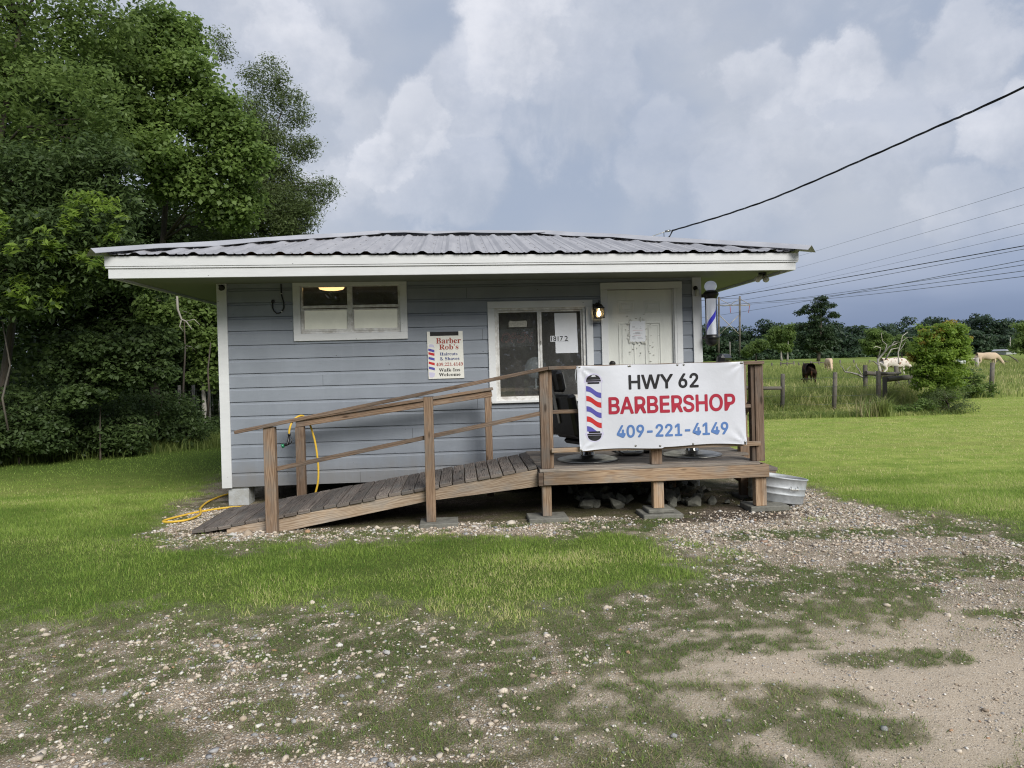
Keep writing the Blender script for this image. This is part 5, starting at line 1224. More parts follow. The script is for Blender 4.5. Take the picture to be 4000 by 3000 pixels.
for i, (x, y, Y_, rx, ry, lab) in enumerate(((40, 900, 13.6, 110, 75, 'dark bushy undergrowth shrub at the far left of the wood edge'), (210, 915, 14.8, 110, 65, 'dark undergrowth shrub below the light green young shrub'), (340, 905, 16.0, 90, 65, 'dark undergrowth shrub left of the wire fence'), (-170, 900, 13, 130, 110, 'dark undergrowth shrub at the wood edge beyond the oak'), (425, 925, 17.3, 40, 28, 'small shaded shrub in front of the wire fence'))):
    tree('undergrowth_shrub', lab, 'shrub', at(x, y+ry*.9, Y_), at(x, y, Y_), .03, [px_blob(x, y, Y_, rx, ry), px_blob(x-rx*.5, y+ry*.45, Y_-.4, rx*.6, ry*.5), px_blob(x+rx*.55, y+ry*.45, Y_-.3, rx*.55, ry*.5)], 13000 if rx > 60 else 3000, .085, 'leaf_dark', 40+i, group='undergrowth along the wood edge', nb=12, cl_r=.26)
for i, (x, Y_, top, bl, lab) in enumerate((
    (-60, 19, 250, [(-60, 250, 240, 200), (60, 520, 200, 160), (-220, 600, 220, 200)], 'dark tree deep in the wood behind the oak'),
    (190, 21, 260, [(180, 250, 170, 150), (150, 520, 200, 170), (290, 620, 150, 150), (220, 760, 200, 110)], 'dark tree deep in the wood behind the bright round leaved tree'),
    (400, 22.5, 420, [(400, 470, 150, 110), (455, 600, 130, 100), (420, 690, 150, 130), (350, 800, 130, 110), (480, 840, 110, 90), (540, 700, 110, 100)], 'dark tree deep in the wood behind the left eave'),
    (650, 26, 640, [(650, 730, 110, 60), (720, 790, 130, 80), (600, 790, 110, 90)], 'dark tree of the wood hidden behind the shop'))):
    tree('wood_tree', lab, 'tree', at(x, 890, Y_), at(x, top, Y_), .14, [px_blob(a, b, Y_, c_, d_, .7) for a, b, c_, d_ in bl], 34000, .20, 'leaf_dark', 60+i, group=wood_g, nb=14, cl_r=.75)
# the depth of the wood: one dark mass of leaves behind the trees one can tell apart
g = np.random.default_rng(77); n = 90000
yy = g.uniform(23.5, 38, n); xx = g.uniform(-34, -2.5, n)+ (yy-23)*-.1; topz = 5.5+2.2*vnoise(xx*.35, yy*.35, 5)+1.2*vnoise(xx*1.1, yy*1.1, 6); topz = np.where(xx > -.42*yy, np.minimum(topz, 1.66+.10*yy), topz); zz_ = topz*g.random(n)**1.15
nr = g.normal(size=(n, 3))*.6+np.array([0, -.3, .6]); nr /= np.linalg.norm(nr, axis=1)[:, None]; a = np.cross(nr, g.normal(size=(n, 3))); a /= np.linalg.norm(a, axis=1)[:, None]; b = np.cross(nr, a); s = g.uniform(.12, .34, n)[:, None]
P = np.stack([xx, yy, zz_], -1); V = np.stack([P-a*s/2, P+b*s*.3, P+a*s/2, P-b*s*.3], 1).reshape(-1, 3)
o = npmesh('wood_undergrowth', V, np.arange(4*n).reshape(-1, 4), 'leaf_dark', np.repeat(np.clip(g.normal(.25, .2, n), 0, 1), 4)); tag(o, 'dark leafy depth of the wood left of the shop', 'undergrowth', kind='stuff')
# the wood across the road, behind the photographer: it shades the facade and shows in the window glass
n = 42000; xx = g.uniform(-85, 85, n); yy = -g.uniform(38, 48, n); topz = 6+4*vnoise(xx*.12, yy*.1, 8)+2.5*vnoise(xx*.5, yy*.5, 9); zz_ = topz*g.random(n)**.8
nr = g.normal(size=(n, 3)); nr[:, 1] += .8; nr /= np.linalg.norm(nr, axis=1)[:, None]; a = np.cross(nr, g.normal(size=(n, 3))); a /= np.linalg.norm(a, axis=1)[:, None]; b = np.cross(nr, a); s = g.uniform(.5, 1.3, n)[:, None]
P = np.stack([xx, yy, zz_], -1); V = np.stack([P-a*s/2, P+b*s*.35, P+a*s/2, P-b*s*.35], 1).reshape(-1, 3)
o = npmesh('roadside_wood', V, np.arange(4*n).reshape(-1, 4), 'leaf_far', np.repeat(np.clip(g.normal(.4, .2, n), 0, 1), 4)); tag(o, 'wood across the road mirrored in the window glass', 'wood', kind='stuff')
# bare stems and a hanging dead branch at the wood edge
for i, (pts, lab) in enumerate(((((398, 905), (396, 840), (400, 760), (398, 690)), 'thin bare stem in the wood left of the wire fence'), (((448, 900), (452, 850), (449, 800), (455, 740)), 'thin bare stem just behind the wire fence'), (((18, 930), (5, 860), (22, 790), (4, 690)), 'grey bare vine stem at the far left of the wood edge'))):
    mb = MB(); P = [at(a, b, 17.5 if i < 2 else 12.8) for a, b in pts]; mb.tube(P, [.03, .025, .02, .012] if i < 2 else [.02, .018, .015, .01], 7)
    build('stem', mb, 'fence_wood' if i == 2 else 'bark', None, lab, 'stem', base=tuple(P[0]), world=True)
mb = MB(); P = [at(382, 640, 17), at(384, 668, 17), at(392, 690, 17), at(402, 694, 17), at(415, 712, 17)]; mb.tube(P, [.03, .028, .022, .018, .01], 6); mb.tube([P[2], at(388, 705, 17), at(396, 716, 17)], [.016, .012, .006], 5); mb.tube([P[3], at(420, 690, 17), at(432, 702, 17)], [.014, .010, .005], 5)
build('dead_branch', mb, 'dead_wood', None, 'pale dead branch hanging in the leaves under the left eave', 'branch', base=tuple(P[0]), world=True)
# woven wire fence at the wood edge
wf = thing('wire_fence', 'woven wire fence on thin posts in the shade left of the shop', 'fence', tuple(at(430, 905, 19.5)), world=True)
for a, b in ((388, 838), (418, 832), (452, 826), (490, 822), (530, 818)):
    p = at(a, 905, 19.5); mb = MB(); mb.tube([(p[0], 19.5, -.1), (p[0]+.02, 19.5, 1.35)], .045, 8); build('post', mb, 'pale_bark', wf, world=True)
mb = MB(); x0_, x1_ = at(380, 900, 19.5)[0], at(545, 900, 19.5)[0]
for k in range(9): mb.tube([(x0_, 19.44, .08+.14*k), (x1_, 19.44, .08+.14*k+.01)], .004, 4)
k = x0_
while k < x1_: mb.tube([(k, 19.44, .05), (k, 19.44, 1.22)], .0035, 4); k += .15
build('wire_mesh', mb, 'dull_steel', wf, world=True)
# rough grass at the foot of the wood
n = 30000; x = rng.uniform(-17, -3.5, n); y = 14.6+.62*(x+8.8)+rng.normal(0.5, .55, n); y = np.where(y > 19.4, 19.4-rng.random(n), y); keep = outside_shop(x, y, .3) & (y > 10.5); x, y = x[keep], y[keep]
blades('rough_grass', x, y, rng.uniform(.10, .38, len(x)), rng.uniform(.008, .018, len(x)), rng.uniform(.1, .9, len(x)), 'grass_tall', np.clip(rng.normal(.25, .2, len(x)), 0, 1), 'rough unmown grass along the foot of the wood', 'grass', bend=True)

# ------------------------------------------------------------------ pasture
p6 = lambda x, y: ((2700+.5877*x)/SC0, (1100+.5877*y)/SC0)
A6 = lambda x, y, Y_: at(*p6(x, y), Y_)
def pasture(n, y0, y1, xm=2.0):
    y = np.sqrt(rng.uniform(y0*y0, y1*y1, n)); x = rng.uniform(.06, .86, n)*y+rng.normal(0, .2, n)
    lim = np.where(x < 12.2, 18.95, np.where(x < 13.8, 18.95+(x-12.2)*3.9, 25.2))+rng.uniform(0, .35, n)
    k = y > lim; return x[k], y[k]
x, y = pasture(62000, 18.9, 25)
hh = (.16+.62*sstep(21.0, 23.2, y))*(.45+1.1*fbm(x*1.1, y*1.1, 95))
blades('pasture_grass', x, y, hh*rng.uniform(.5, 1.2, len(x)), rng.uniform(.012, .026, len(x)), rng.uniform(.2, .98, len(x)), 'grass_tall', np.clip(.42+(fbm(x*1.3, y*1.3, 96)-.5)*1.7+rng.normal(0, .28, len(x)), 0, 1), 'tall tangled grass along the pasture fence line', 'grass', bend=True)
x, y = pasture(78000, 24, 95)
hh = (.40+.46*fbm(x*.25, y*.25, 97))*np.where((x/y > .60) & (y < 60), .55, 1.0)
blades('pasture_grass', x, y, hh*rng.uniform(.4, 1.1, len(x)), rng.uniform(.02, .05, len(x)), rng.uniform(.1, .9, len(x)), 'grass_tall', np.clip(.5+(fbm(x*.12, y*.35, 98)-.5)*1.5+rng.normal(0, .2, len(x))+.2*(x/y > .6), 0, 1), 'open pasture grass stretching back towards the far wood', 'grass', bend=True)
pf = thing('pasture_fence', 'old wood post and wire fence with log rails along the mown lawn', 'fence', (9.5, 21.4, 0), world=True)
def post6(xa, ya, xb, Y_, r, par=pf, name='post', m_='fence_wood', zb=-.15):
    top_ = A6(xa, ya, Y_); b_ = A6(xb, ya, Y_); mb = MB()
    mb.tube([(b_[0], Y_, zb+tz(b_[0], Y_)), ((b_[0]+top_[0])/2+.01, Y_, top_[2]*.5), (top_[0], Y_, top_[2]), (top_[0], Y_, top_[2]+.012)], [r*1.05, r, r*.95, r*.6], 10); build(name, mb, m_, par, world=True); return top_
tops = [post6(608, 615, 598, 21.9, .064), post6(957, 605, 940, 21.3, .064), post6(1245, 597, 1236, 21.8, .066), post6(1285, 635, 1282, 22.0, .066), post6(1156, 556, 1150, 24.6, .075), post6(1362, 562, 1370, 25.2, .075), post6(1458, 640, 1462, 24.2, .09), post6(2003, 540, 1985, 26.6, .080)]
def log(a, b, r, name='rail'):
    mb = MB(); mb.tube([a, a+(b-a)*.5+np.array([0, 0, -.015]), b], [r, r*.95, r*.9], 9); build(name, mb, 'dead_wood' if name == 'pale_rail' else 'fence_wood', pf, world=True)
log(A6(300, 705, 21.9), A6(598, 708, 21.85), .060); log(A6(1160, 607, 24.4), A6(1372, 622, 24.9), .075); log(A6(1295, 650, 22.1), A6(1565, 620, 23.4), .085); log(A6(1240, 610, 21.8), A6(1390, 606, 24.9), .05)
mb = MB()
for dz in (.25, .50, .78, 1.05):
    for a, b in ((0, 1), (1, 2)):
        p, q = tops[a], tops[b]; mb.tube([(p[0], p[1]-.09, dz), ((p[0]+q[0])/2, (p[1]+q[1])/2-.09, dz-.03), (q[0], q[1]-.09, dz)], .0035, 4)
    p, q = tops[3], tops[7]; mb.tube([(p[0], p[1], dz), (q[0], q[1]-.1, dz+.02)], .0035, 4)
    p = tops[0]; mb.tube([(p[0], p[1]-.09, dz), (2.0, 23.5, dz)], .0035, 4)
build('wire', mb, 'wire_grey', pf, world=True)
mb = MB(); mb.tube([A6(1545, 800, 23.0)*[1, 1, 0]+[0, 0, -.1], A6(1510, 740, 23.0), A6(1495, 670, 23.0), A6(1480, 640, 23.0)], [.11, .075, .065, .05], 8); mb.tube([A6(1508, 720, 23), A6(1480, 690, 23), A6(1465, 665, 23)], [.04, .03, .02], 6)
build('bare_tree', mb, 'pale_bark', None, 'crooked bare grey trunk beside the fence corner left of the bush', 'tree', base=tuple(A6(1545, 800, 23.0)*[1, 1, 0]), world=True)
# pale dead limbs
def branchy(name, lab, Y_, paths, m_='dead_wood'):
    mb = MB()
    for pts, r in paths:
        P = [A6(a, b, Y_+.25*math.sin(a*.05+b*.03)) for a, b in pts]; mb.tube(P, [r*(1-.75*k/(len(P)-1)) for k in range(len(P))], 6)
    build(name, mb, m_, None, lab, 'branch', base=tuple(A6(*paths[0][0][0], Y_)), world=True)
branchy('dead_tree', 'bleached leafless dead tree top rising behind the fence corner', 25.6, [(((1262, 640), (1250, 570), (1240, 520), (1285, 470), (1320, 430), (1370, 410)), .055), (((1250, 560), (1215, 530), (1190, 527)), .03), (((1285, 470), (1300, 420), (1270, 395), (1262, 340)), .026), (((1240, 520), (1260, 440), (1225, 430), (1212, 445)), .022), (((1320, 440), (1350, 400), (1400, 405)), .022), (((1290, 520), (1330, 450), (1378, 440)), .030), (((1380, 545), (1375, 470), (1395, 400), (1405, 360), (1440, 335)), .028), (((1395, 400), (1440, 370), (1470, 372)), .016), (((1375, 470), (1400, 440), (1425, 400)), .016), (((1262, 640), (1230, 600), (1215, 590)), .03), (((1240, 620), (1225, 640), (1205, 620)), .02)])
branchy('fallen_branch', 'bleached forked branch lying in the grass left of the fence corner', 25.0, [(((1150, 640), (1100, 615), (1060, 605), (1020, 600), (1005, 570), (990, 555)), .04), (((1140, 632), (1110, 580), (1095, 560), (1100, 545)), .028), (((1030, 600), (1040, 580), (1060, 560)), .018)])
branchy('fallen_branch', 'dark broken boughs arching from the grass behind the right hand cow', 72, [(((2190, 560), (2160, 520), (2110, 490), (2040, 483)), .10), (((2010, 545), (2060, 510), (2010, 470)), .07), (((2040, 520), (2090, 530), (2140, 545)), .07)], 'fence_wood')
# bush, weeds
bu = tree('tallow_bush', 'rounded bush with yellow and orange tips growing over the fence corner', 'bush', A6(1690, 870, 20.6), A6(1660, 560, 20.9), .07,
     [(A6(1640, 430, 21), (.85, .85, .75)), (A6(1700, 390, 21), (.65, .7, .62)), (A6(1580, 500, 21), (.62, .7, .70)), (A6(1680, 560, 20.8), (.75, .75, .70)), (A6(1740, 470, 21), (.45, .5, .60)), (A6(1730, 335, 21), (.25, .3, .25)), (A6(1670, 325, 21), (.22, .25, .22)), (A6(1610, 640, 20.8), (.60, .6, .45)), (A6(1690, 680, 20.6), (.55, .55, .50)), (A6(1540, 580, 21), (.40, .5, .35)), (A6(1650, 740, 20.5), (.50, .5, .40))], 21000, .080, 'leaf_bush', 81, bark='bark', nb=20, cl_r=.19, aspect=.7)
crown_mesh('young_leaves', bu, [(A6(1640, 350, 21), (.55, .6, .30)), (A6(1720, 310, 21), (.30, .35, .22)), (A6(1790, 390, 21), (.22, .3, .35)), (A6(1540, 420, 21), (.30, .35, .30)), (A6(1670, 300, 21), (.15, .2, .2)), (A6(1490, 500, 21), (.22, .3, .22))], 2600, .07, 'leaf_tips', 181, cl_r=.13, aspect=.7)
tree('weed_shrub', 'dull twiggy shrub under the round bush', 'shrub', A6(1720, 900, 19.6), A6(1700, 780, 20), .03, [(A6(1710, 810, 19.8), (.62, .5, .42)), (A6(1650, 780, 20.2), (.45, .5, .35)), (A6(1790, 850, 19.6), (.55, .4, .20))], 6000, .05, 'leaf_willow', 82, bark='bark', nb=24, cl_r=.20, aspect=.35)
tree('leafy_weed', 'low bright green leafy weed patch at the foot of the fence corner', 'shrub', A6(1480, 890, 20.2), A6(1480, 850, 20.2), .02, [(A6(1460, 860, 20.2), (.9, .5, .28)), (A6(1560, 850, 20.0), (.6, .5, .28)), (A6(1610, 800, 20.6), (.35, .4, .2))], 4200, .075, 'leaf_bright', 83, nb=14, cl_r=.16, aspect=.6)
tree('leafy_weed', 'leafy climbing weed at the leaning post right of the bush', 'shrub', A6(1910, 760, 26.2), A6(1900, 700, 26.2), .02, [(A6(1900, 700, 26.2), (.75, .5, .55)), (A6(1850, 650, 26), (.7, .5, .4)), (A6(1780, 700, 26), (.9, .6, .8))], 4500, .10, 'leaf_mid', 84, nb=14, cl_r=.22, aspect=.6)
c_ = A6(1262, 890, 19.3); n = 260
for cx, lab, tn, nn in ((1270, 'strappy green grass clump at the foot of the paired fence posts', .35, 260), (1185, 'dry brown grass clump beside the strappy green clump', .95, 160)):
    c_ = A6(cx, 900, 19.2); o = blades('grass_clump', c_[0]+rng.normal(0, .10 if cx > 1200 else .22, nn), c_[1]+rng.normal(0, .1, nn), rng.uniform(.3, .75, nn), rng.uniform(.010, .020, nn), rng.uniform(.2, .97, nn), 'grass_tall' if cx > 1200 else 'grass_dull', np.clip(rng.normal(tn, .15, nn), 0, 1), lab, 'grass', bend=True)
# far fences
ffn = thing('far_fence', 'distant cross fence of dark posts and short rails over the pasture', 'fence', (34, 88, .4), world=True)
for xa, ya, xb in ((535, 540, 535), (595, 535, 595), (638, 535, 638), (681, 530, 682), (712, 538, 728), (745, 538, 772), (795, 530, 797), (849, 530, 850), (897, 525, 897), (990, 523, 991), (1080, 520, 1080), (1185, 522, 1185), (1295, 516, 1295)):
    post6(xa, ya, xb, 88, .10, ffn, zb=-.05)
for a, b in (((595, 545), (682, 543)), ((797, 540), (850, 538)), ((850, 538), (897, 540))):
    mb = MB(); mb.tube([A6(*a, 88), A6(*b, 88)], .07, 6); build('rail', mb, 'fence_wood', ffn, world=True)
gt = thing('field_gate', 'weathered pale rail and thick post in the field left of the right hand cow', 'fence', tuple(A6(1850, 540, 64)), world=True)
mb = MB(); mb.tube([A6(1795, 518, 64), A6(1895, 512, 64)], .06, 6); build('rail', mb, 'dead_wood', gt, world=True)
for a in (1893, 1902): 
    mb = MB(); q = A6(a, 505, 64); mb.tube([(q[0], 64, 0), tuple(q)], .12, 8); build('post', mb, 'dead_wood', gt, world=True)
mb = MB(); mb.tube([A6(1858, 515, 64), A6(1866, 545, 64)], .05, 6); build('post', mb, 'fence_wood', gt, world=True)
mb = MB(); q = A6(1796, 526, 60); mb.box(q[0]-.28, q[0]+.28, 59.8, 60.2, q[2]-.22, q[2]+.16); mb.box(q[0]-.20, q[0]+.2, 59.77, 59.81, q[2]-.16, q[2]+.05)
build('feed_trough', mb, 'white_paint', None, 'small white trough box in the field beside the round bush', 'trough', base=tuple(q), world=True)

# ------------------------------------------------------------------ cattle
def cowmat(name, base, patch, amount, scale=3.0):
    m = bpy.data.materials.new(name); m.use_nodes = True; t = NT(m.node_tree); MATS[name] = m
    co = t.n('ShaderNodeTexCoord').outputs['Object']; nz_ = t.noise(co, scale, 3, .5)
    c_ = t.mix(t.smooth(nz_, amount, amount+.06), base, patch); c_ = t.mix(t.smooth(t.noise(co, 9, 5, .6), .4, .75, 0, .35), c_, tuple(k*.6 for k in base))
    p = t.n('ShaderNodeBsdfPrincipled', {'Base Color': c_, 'Roughness': .85, 'Specular IOR Level': .1}); t.n('ShaderNodeOutputMaterial', {0: p.outputs[0]})
cowmat('cow_cream', (.56, .44, .32), (.30, .17, .10), .66); cowmat('cow_spotted', (.66, .60, .54), (.24, .12, .075), .56, 5.0); cowmat('cow_brown', (.022, .014, .010), (.075, .034, .018), .55); cowmat('cow_pale', (.60, .45, .32), (.48, .33, .22), .6)
def cow(label, coat, base, rot, s=1.0):
    nm = 'cow'
    vs, es, rs = [], [], []
    def add(p, r, par=None):
        vs.append(p); rs.append(r)
        if par is not None: es.append((par, len(vs)-1))
        return len(vs)-1
    # x forward; standing height about 1.35 at the withers
    pel = add((-.55, 0, 1.06), (.25, .30)); mid = add((-.1, 0, 1.00), (.30, .36), pel); ch = add((.40, 0, 1.00), (.27, .34), mid); wi = add((.66, 0, 1.03), (.19, .27), ch)
    hump = add((.42, 0, 1.30), (.10, .09), ch)
    n1 = add((.90, 0, .86), (.11, .17), wi); n2 = add((1.10, 0, .60), (.09, .13), n1); hd = add((1.22, 0, .40), (.10, .13), n2); mz = add((1.30, 0, .16), (.075, .075), hd); add((1.32, 0, .08), (.06, .055), mz)
    rump = add((-.80, 0, 1.05), (.20, .25), pel); tl_ = add((-.97, 0, 1.02), (.05, .05), rump); t2 = add((-1.03, 0, .75), (.03, .03), tl_); t3 = add((-1.03, 0, .42), (.025, .025), t2); add((-1.02, 0, .28), (.05, .05), t3)
    for sy_ in (-1, 1):
        hp = add((-.70, sy_*.18, .82), (.15, .12), rump); kn_ = add((-.60, sy_*.19, .62), (.10, .085), hp); hk = add((-.80, sy_*.19, .42), (.055, .05), kn_); ft_ = add((-.76, sy_*.19, .08), (.045, .045), hk); add((-.72, sy_*.19, .0), (.055, .055), ft_)
        sh = add((.52, sy_*.17, .78), (.12, .09), ch); el = add((.48, sy_*.18, .60), (.075, .065), sh); kk = add((.50, sy_*.18, .36), (.055, .055), el); f2_ = add((.50, sy_*.18, .07), (.042, .042), kk); add((.53, sy_*.18, .0), (.052, .052), f2_)
        e1 = add((1.10, sy_*.13, .48), (.035, .035), hd); add((1.04, sy_*.27, .42), (.055, .025), e1)
    me = bpy.data.meshes.new('cow'); me.from_pydata([tuple(k*s for k in p) for p in vs], es, []); me.update()
    o = bpy.data.objects.new(nm, me); C.objects.link(o)
    sk = o.modifiers.new('skin', 'SKIN'); 
    for i, q in enumerate(me.skin_vertices[0].data): q.radius = (rs[i][0]*s, rs[i][1]*s); q.use_root = (i == 0)
    sk.use_smooth_shade = True; sb_ = o.modifiers.new('sub', 'SUBSURF'); sb_.levels = 2; sb_.render_levels = 2
    me.materials.append(MATS[coat])
    o.location = base; o.rotation_euler = (0, 0, rot); BASE[o.name] = tuple(base)
    tag(o, label, 'cow', 'cattle grazing in the pasture')
    h_ = MB()
    for sy_ in (-1, 1): h_.tube([(1.10*s, sy_*.07*s, .50*s), (1.05*s, sy_*.16*s, .56*s), (1.0*s, sy_*.20*s, .66*s)], [.028*s, .022*s, .008*s], 6)
    ob = build('horn', h_, 'dead_wood', o, world=True) if False else None
    return o
def cow6(label, coat, x, y, Y_, rot, s):
    p = A6(x, y, Y_); cow(label, coat, (p[0], Y_, tz(p[0], Y_)-.02), rot, s)
cow6('dark brown cow grazing with its rump turned in tall grass', 'cow_brown', 782, 660, 36.5, R(75), 1.0)
cow6('pale tan cow facing the shop far out in the pasture', 'cow_pale', 916, 570, 64, R(-105), 1.0)
cow6('white red speckled cow behind the fence corner, half covered by the bush', 'cow_spotted', 1350, 570, 47, R(4), 1.05)
cow6('cream coloured cow grazing side on in the open field', 'cow_cream', 1970, 540, 66, R(-6), 1.12)

# ------------------------------------------------------------------ far wood, lone trees
g = np.random.default_rng(5); Vs, Fs, Ts = [], [], []
def mass(n, cx, cy, cz, rx, ry, rz_, size, tint0):
    d = g.normal(size=(n, 3)); d /= np.linalg.norm(d, axis=1)[:, None]; P = np.array([cx, cy, cz])+d*np.array([rx, ry, rz_])*(.55+.5*g.random(n))[:, None]
    nr = d*.7+g.normal(size=(n, 3))*.5+np.array([0, -.2, .6]); nr /= np.linalg.norm(nr, axis=1)[:, None]
    a = np.cross(nr, g.normal(size=(n, 3))); a /= np.linalg.norm(a, axis=1)[:, None]; b = np.cross(nr, a); s = size*g.uniform(.5, 1.3, n)
    V = np.stack([P-a*s[:, None]/2, P+b*s[:, None]*.33, P+a*s[:, None]/2, P-b*s[:, None]*.33], 1).reshape(-1, 3)
    o = sum(len(v) for v in Vs); Vs.append(V); Fs.append(np.arange(4*n).reshape(-1, 4)+o); Ts.append(np.repeat(np.clip(tint0+g.normal(0, .14, n), 0, 1), 4))
for row, (yy, hh_, st) in enumerate(((236, 8.2, 7.0), (256, 10.6, 7.0), (280, 12.6, 8.0))):
    x = -130.0
    while x < 470:
        h = hh_*g.uniform(.80, 1.08)*(.88+.24*float(vnoise(np.array([x*.02]), np.array([row*3.1]))[0])); t0_ = g.choice([.12, .2, .3, .5, .7], p=[.3, .3, .2, .12, .08]) if row == 0 else g.choice([.05, .12, .25])
        dens = 1 if 50 < x < 250 else .4
        yv = yy+g.uniform(-7, 7)
        for k in range(int(g.integers(5, 9))):
            f = (k+.3)/7; mass(int(190*dens), x+g.normal(0, 2.0), yv+g.normal(0, 1.4), 1.5+h*f, g.uniform(3.4, 5.8)*(1-.34*f), 3.0, h*.15, .95, t0_)
        x += st*g.uniform(.32, .66)
x = 50.0
while x < 260: mass(110, x, 226+g.uniform(-4, 4), 2.2, 2.6, 2, 1.9, 1.0, g.uniform(.2, .6)); x += g.uniform(2, 5)
fw = npmesh('far_wood', np.concatenate(Vs), np.concatenate(Fs), 'leaf_far', np.concatenate(Ts)); tag(fw, 'dark far wood of mixed pines closing off the pasture', 'wood', kind='stuff')
def far_tree(name, label, x6, yb6, Y_, blobs6, n, size, leaf, seed, r0=.3, bark='bark', top6=None, cl_r=.8, nb=12, bend=0):
    b_ = A6(x6, yb6, Y_); k = .5877/2772*Y_
    bl = [(A6(a, b, Y_), (c_*k, c_*k*.85, d_*k)) for a, b, c_, d_ in blobs6]
    return tree(name, label, 'tree', (b_[0], Y_), A6(top6[0] if top6 else x6, top6[1] if top6 else yb6-200, Y_), r0, bl, n, size, leaf, seed, bark=bark, cl_r=cl_r, nb=nb)
far_tree('pine_tree', 'tall lone pine rising above the far wood', 845, 530, 150, [(865, 130, 50, 28), (905, 160, 55, 22), (790, 165, 45, 18), (850, 185, 80, 24), (745, 200, 45, 20), (960, 215, 38, 20), (890, 225, 70, 22), (800, 235, 60, 18), (850, 262, 75, 18), (770, 300, 70, 26), (850, 340, 110, 42), (760, 380, 80, 46), (900, 400, 75, 50), (830, 430, 90, 40), (720, 310, 40, 20)], 16000, .42, 'leaf_pine', 91, .34, top6=(868, 130), cl_r=.85, nb=30)
far_tree('broadleaf_tree', 'lighter green tree with white trunk left of the lone pine', 600, 525, 185, [(570, 350, 60, 45), (620, 330, 45, 40), (530, 390, 50, 40), (640, 400, 45, 45), (580, 420, 60, 35)], 7000, .55, 'leaf_mid', 92, .28, 'pale_bark', top6=(590, 340), cl_r=1.1)
far_tree('broadleaf_tree', 'second light green tree with white trunk just right of the first', 640, 525, 180, [(650, 360, 35, 40), (665, 310, 30, 25), (625, 440, 30, 30)], 3000, .55, 'leaf_mid', 93, .24, 'pale_bark', top6=(645, 360), cl_r=1.0)
far_tree('broadleaf_tree', 'bushy green tree against the far wood right of the lone pine', 1240, 500, 190, [(1230, 350, 65, 48), (1190, 410, 60, 45), (1290, 400, 55, 50), (1240, 450, 80, 40)], 7000, .6, 'leaf_mid', 94, .3, cl_r=1.1, top6=(1235, 380))
far_tree('broadleaf_tree', 'low rounded green tree before the far wood beside the transmission poles', 430, 515, 195, [(420, 440, 60, 35), (470, 420, 45, 35), (380, 470, 50, 25)], 5000, .6, 'leaf_mid', 95, .25, cl_r=1.0, top6=(430, 440))
far_tree('broadleaf_tree', 'dark tree reaching into the frame at the far right edge', 2260, 490, 75, [(2250, 380, 90, 55), (2200, 430, 70, 42), (2300, 320, 90, 80), (2195, 300, 40, 28), (2290, 440, 90, 40)], 9000, .26, 'leaf_mid', 96, .22, cl_r=.6, top6=(2260, 330), nb=20)
far_tree('broadleaf_tree', 'pale green feathery tree behind the bleached dead limbs', 1400, 500, 170, [(1400, 400, 45, 35), (1360, 440, 45, 30), (1440, 450, 40, 30)], 3500, .5, 'leaf_mid', 97, .2, cl_r=.9, top6=(1400, 420))
mb = MB(); mb.tube([A6(2120, 470, 215), A6(2118, 420, 215), A6(2122, 370, 215)], [.30, .22, .12], 6); build('bare_tree', mb, 'pale_bark', None, 'bare grey dead tree trunk before the far wood near the right edge', 'tree', base=tuple(A6(2120, 470, 215)), world=True)
sh = thing('farm_shed', 'long low pale roofed shed at the foot of the far wood', 'shed', tuple(A6(2110, 470, 200)), world=True)
a, b = A6(2078, 467, 200), A6(2145, 464, 200); mb = MB(); mb.box(a[0], b[0], 199, 204, 1.0, a[2]+.25); build('wall', mb, 'painted_block', sh, world=True)
mb = MB(); mb.prism([(a[0]-.5, a[2]+.26), (b[0]+.5, a[2]+.26), (b[0]+.3, a[2]+.75), (a[0]+.2, a[2]+.75)], 198.5, 204.5); build('roof', mb, 'cap_metal', sh, world=True)

# ------------------------------------------------------------------ transmission poles, lines
PY = 225.0
hp = thing('transmission_pole', 'wooden two pole transmission tower with crossarm and X brace', 'pole', (A6(250, 520, PY)[0], PY, 1.2), world=True)
def bar6(a, b, r, name, m_='pale_bark', n=6, Y_=PY):
    mb = MB(); mb.tube([A6(*a, Y_), A6(*b, Y_)], r, n); build(name, mb, m_, hp, world=True)
bar6((182, 530), (184, 102), .30, 'pole', 'fence_wood'); bar6((322, 530), (323, 97), .30, 'pole', 'fence_wood')
bar6((108, 157), (392, 157), .17, 'crossarm'); bar6((184, 112), (322, 110), .07, 'tie_bar', 'wire_grey')
for a, b in (((190, 117), (258, 153)), ((316, 117), (262, 153)), ((330, 117), (390, 153)), ((178, 117), (112, 153))): bar6(a, b, .10, 'brace')
for a, b in (((188, 225), (314, 345)), ((314, 225), (188, 352))): bar6(a, b, .14, 'cross_brace')
for a, b in (((258, 160), (261, 207)), ((388, 160), (381, 207)), ((112, 160), (112, 207))):
    mb = MB(); P0, P1 = A6(*a, PY), A6(*b, PY); P0, P1 = Vector(P0), Vector(P1)
    mb.tube([P0.lerp(P1, k/16) for k in range(17)], [(.14 if k % 2 else .05) for k in range(17)], 6); build('insulator', mb, 'ink_rust', hp, world=True)
mb = MB(); mb.tube([A6(259, 528, 205), A6(257, 400, 205)], .16, 6); build('marker_pole', mb, 'pale_bark', None, 'short bare pole between the two transmission poles', 'pole', base=tuple(A6(259, 528, 205)), world=True)
D2 = lambda x, y: (x, y)
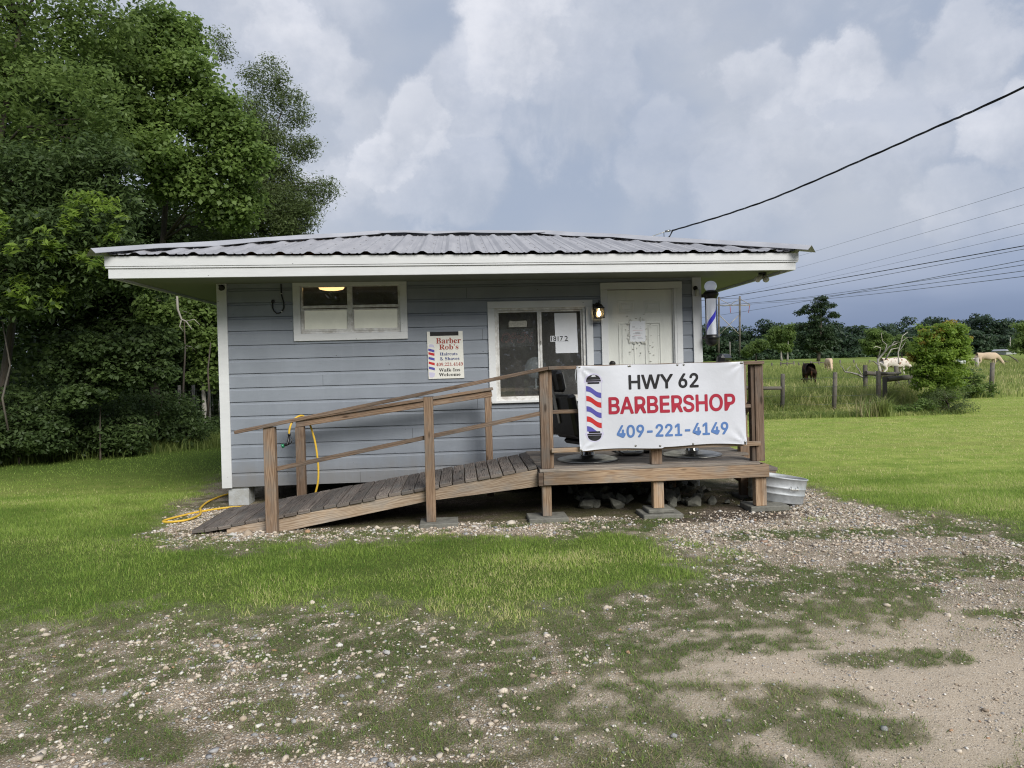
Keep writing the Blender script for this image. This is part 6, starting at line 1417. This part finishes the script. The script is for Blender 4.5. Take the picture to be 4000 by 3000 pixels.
lines = [((1540, 606), (2212, 405), 225, 95, .022, 'thin upper overhead wire crossing the sky at right'), ((1600, 610), (2212, 442), 225, 95, .022, 'second thin overhead wire below the topmost one'), ((1600, 634), (2212, 482), 225, 90, .020, 'third thin overhead wire of the upper group'), ((1640, 630), (2212, 505), 225, 90, .020, 'fourth thin overhead wire of the upper group'),
         ((1490, 653), (2212, 531), 62, 30, .020, 'thick black overhead cable crossing in front of the transmission poles'), ((1490, 668), (2212, 538), 68, 36, .014, 'thinner cable just below the thick black cable'), ((1490, 690), (2212, 562), 225, 90, .040, 'upper conductor of the lowest bundle of wires'), ((1600, 657), (2212, 572), 225, 90, .040, 'second conductor of the lowest bundle of wires'), ((1612, 655), (2212, 585), 225, 90, .040, 'third conductor of the lowest bundle of wires'), ((1645, 655), (2212, 597), 225, 90, .040, 'lowest conductor of the bundle of wires')]
for (p, q, Ya, Yb, r, lab) in lines:
    a, b = at(*p, Ya), at(*q, Yb); d = b-a; mb = MB(); pts = []
    for k in range(-3, 22):
        f = k/16*1.0; s = -.9*r*14*math.sin(math.pi*min(max(f, 0), 1))*(1 if Ya > 100 else .35); pts.append(a+d*f+np.array([0, 0, s]))
    mb.tube(pts, r, 5); build('power_line', mb, 'wire_grey' if r != .020 else 'cable_black', None, lab, 'power line', base=tuple(a), world=True, group='overhead wires right of the shop')
# service drop to the roof
sdp = thing('service_drop', 'twisted black service cable sagging from the right down to the roof ridge', 'cable', tuple(at(1452, 498, 12.2)), world=True)
ctrl = [at(1452, 498, 12.2), at(1560, 466, 11.2), at(1680, 424, 10.2), at(1850, 351, 9.0), at(2030, 271, 8.0), at(2212, 188, 7.1), np.array([6.9, 4.0, 4.95]), np.array([9.2, -1.5, 5.9])]
path = bez(ctrl, 26)
for ph in (0, 2.1, 4.2):
    mb = MB(); pts = []
    for k, p in enumerate(path):
        a = k*.30+ph; pts.append(Vector(p)+Vector((0, math.cos(a), math.sin(a)))*.0085)
    mb.tube(pts, .0065 if ph else .005, 6); build('strand', mb, 'cable_black' if ph else 'wire_grey', sdp, world=True)
mb = MB(); P = [at(1452, 498, 12.2), at(1435, 501, 12.2), at(1415, 508, 12.1), at(1390, 517, 12.0)]; mb.tube(P, .006, 6); mb.tube([at(1437, 500, 12.2), at(1448, 498, 12.2)], .018, 6); build('messenger', mb, 'dull_steel', sdp, world=True)
mb = MB(); mb.tube([at(1452, 498, 12.2), at(1448, 508, 12.2), at(1440, 517, 12.2), at(1425, 521, 12.15)], .009, 6); mb.tube([at(1453, 499, 12.2), at(1446, 512, 12.2), at(1436, 520, 12.2)], .008, 6); mb.tube([at(1434, 502, 12.2), at(1435, 520, 12.2)], .006, 6); build('drip_loop', mb, 'cable_black', sdp, world=True)
mb = MB(); P0 = at(1436, 520, 12.2); mb.tube([(P0[0], P0[1], 2.9), tuple(P0)], .025, 10); mb.tube([tuple(P0), (P0[0], P0[1], P0[2]+.03)], [.04, .02], 10); build('service_mast', mb, 'dull_steel', sdp, world=True)
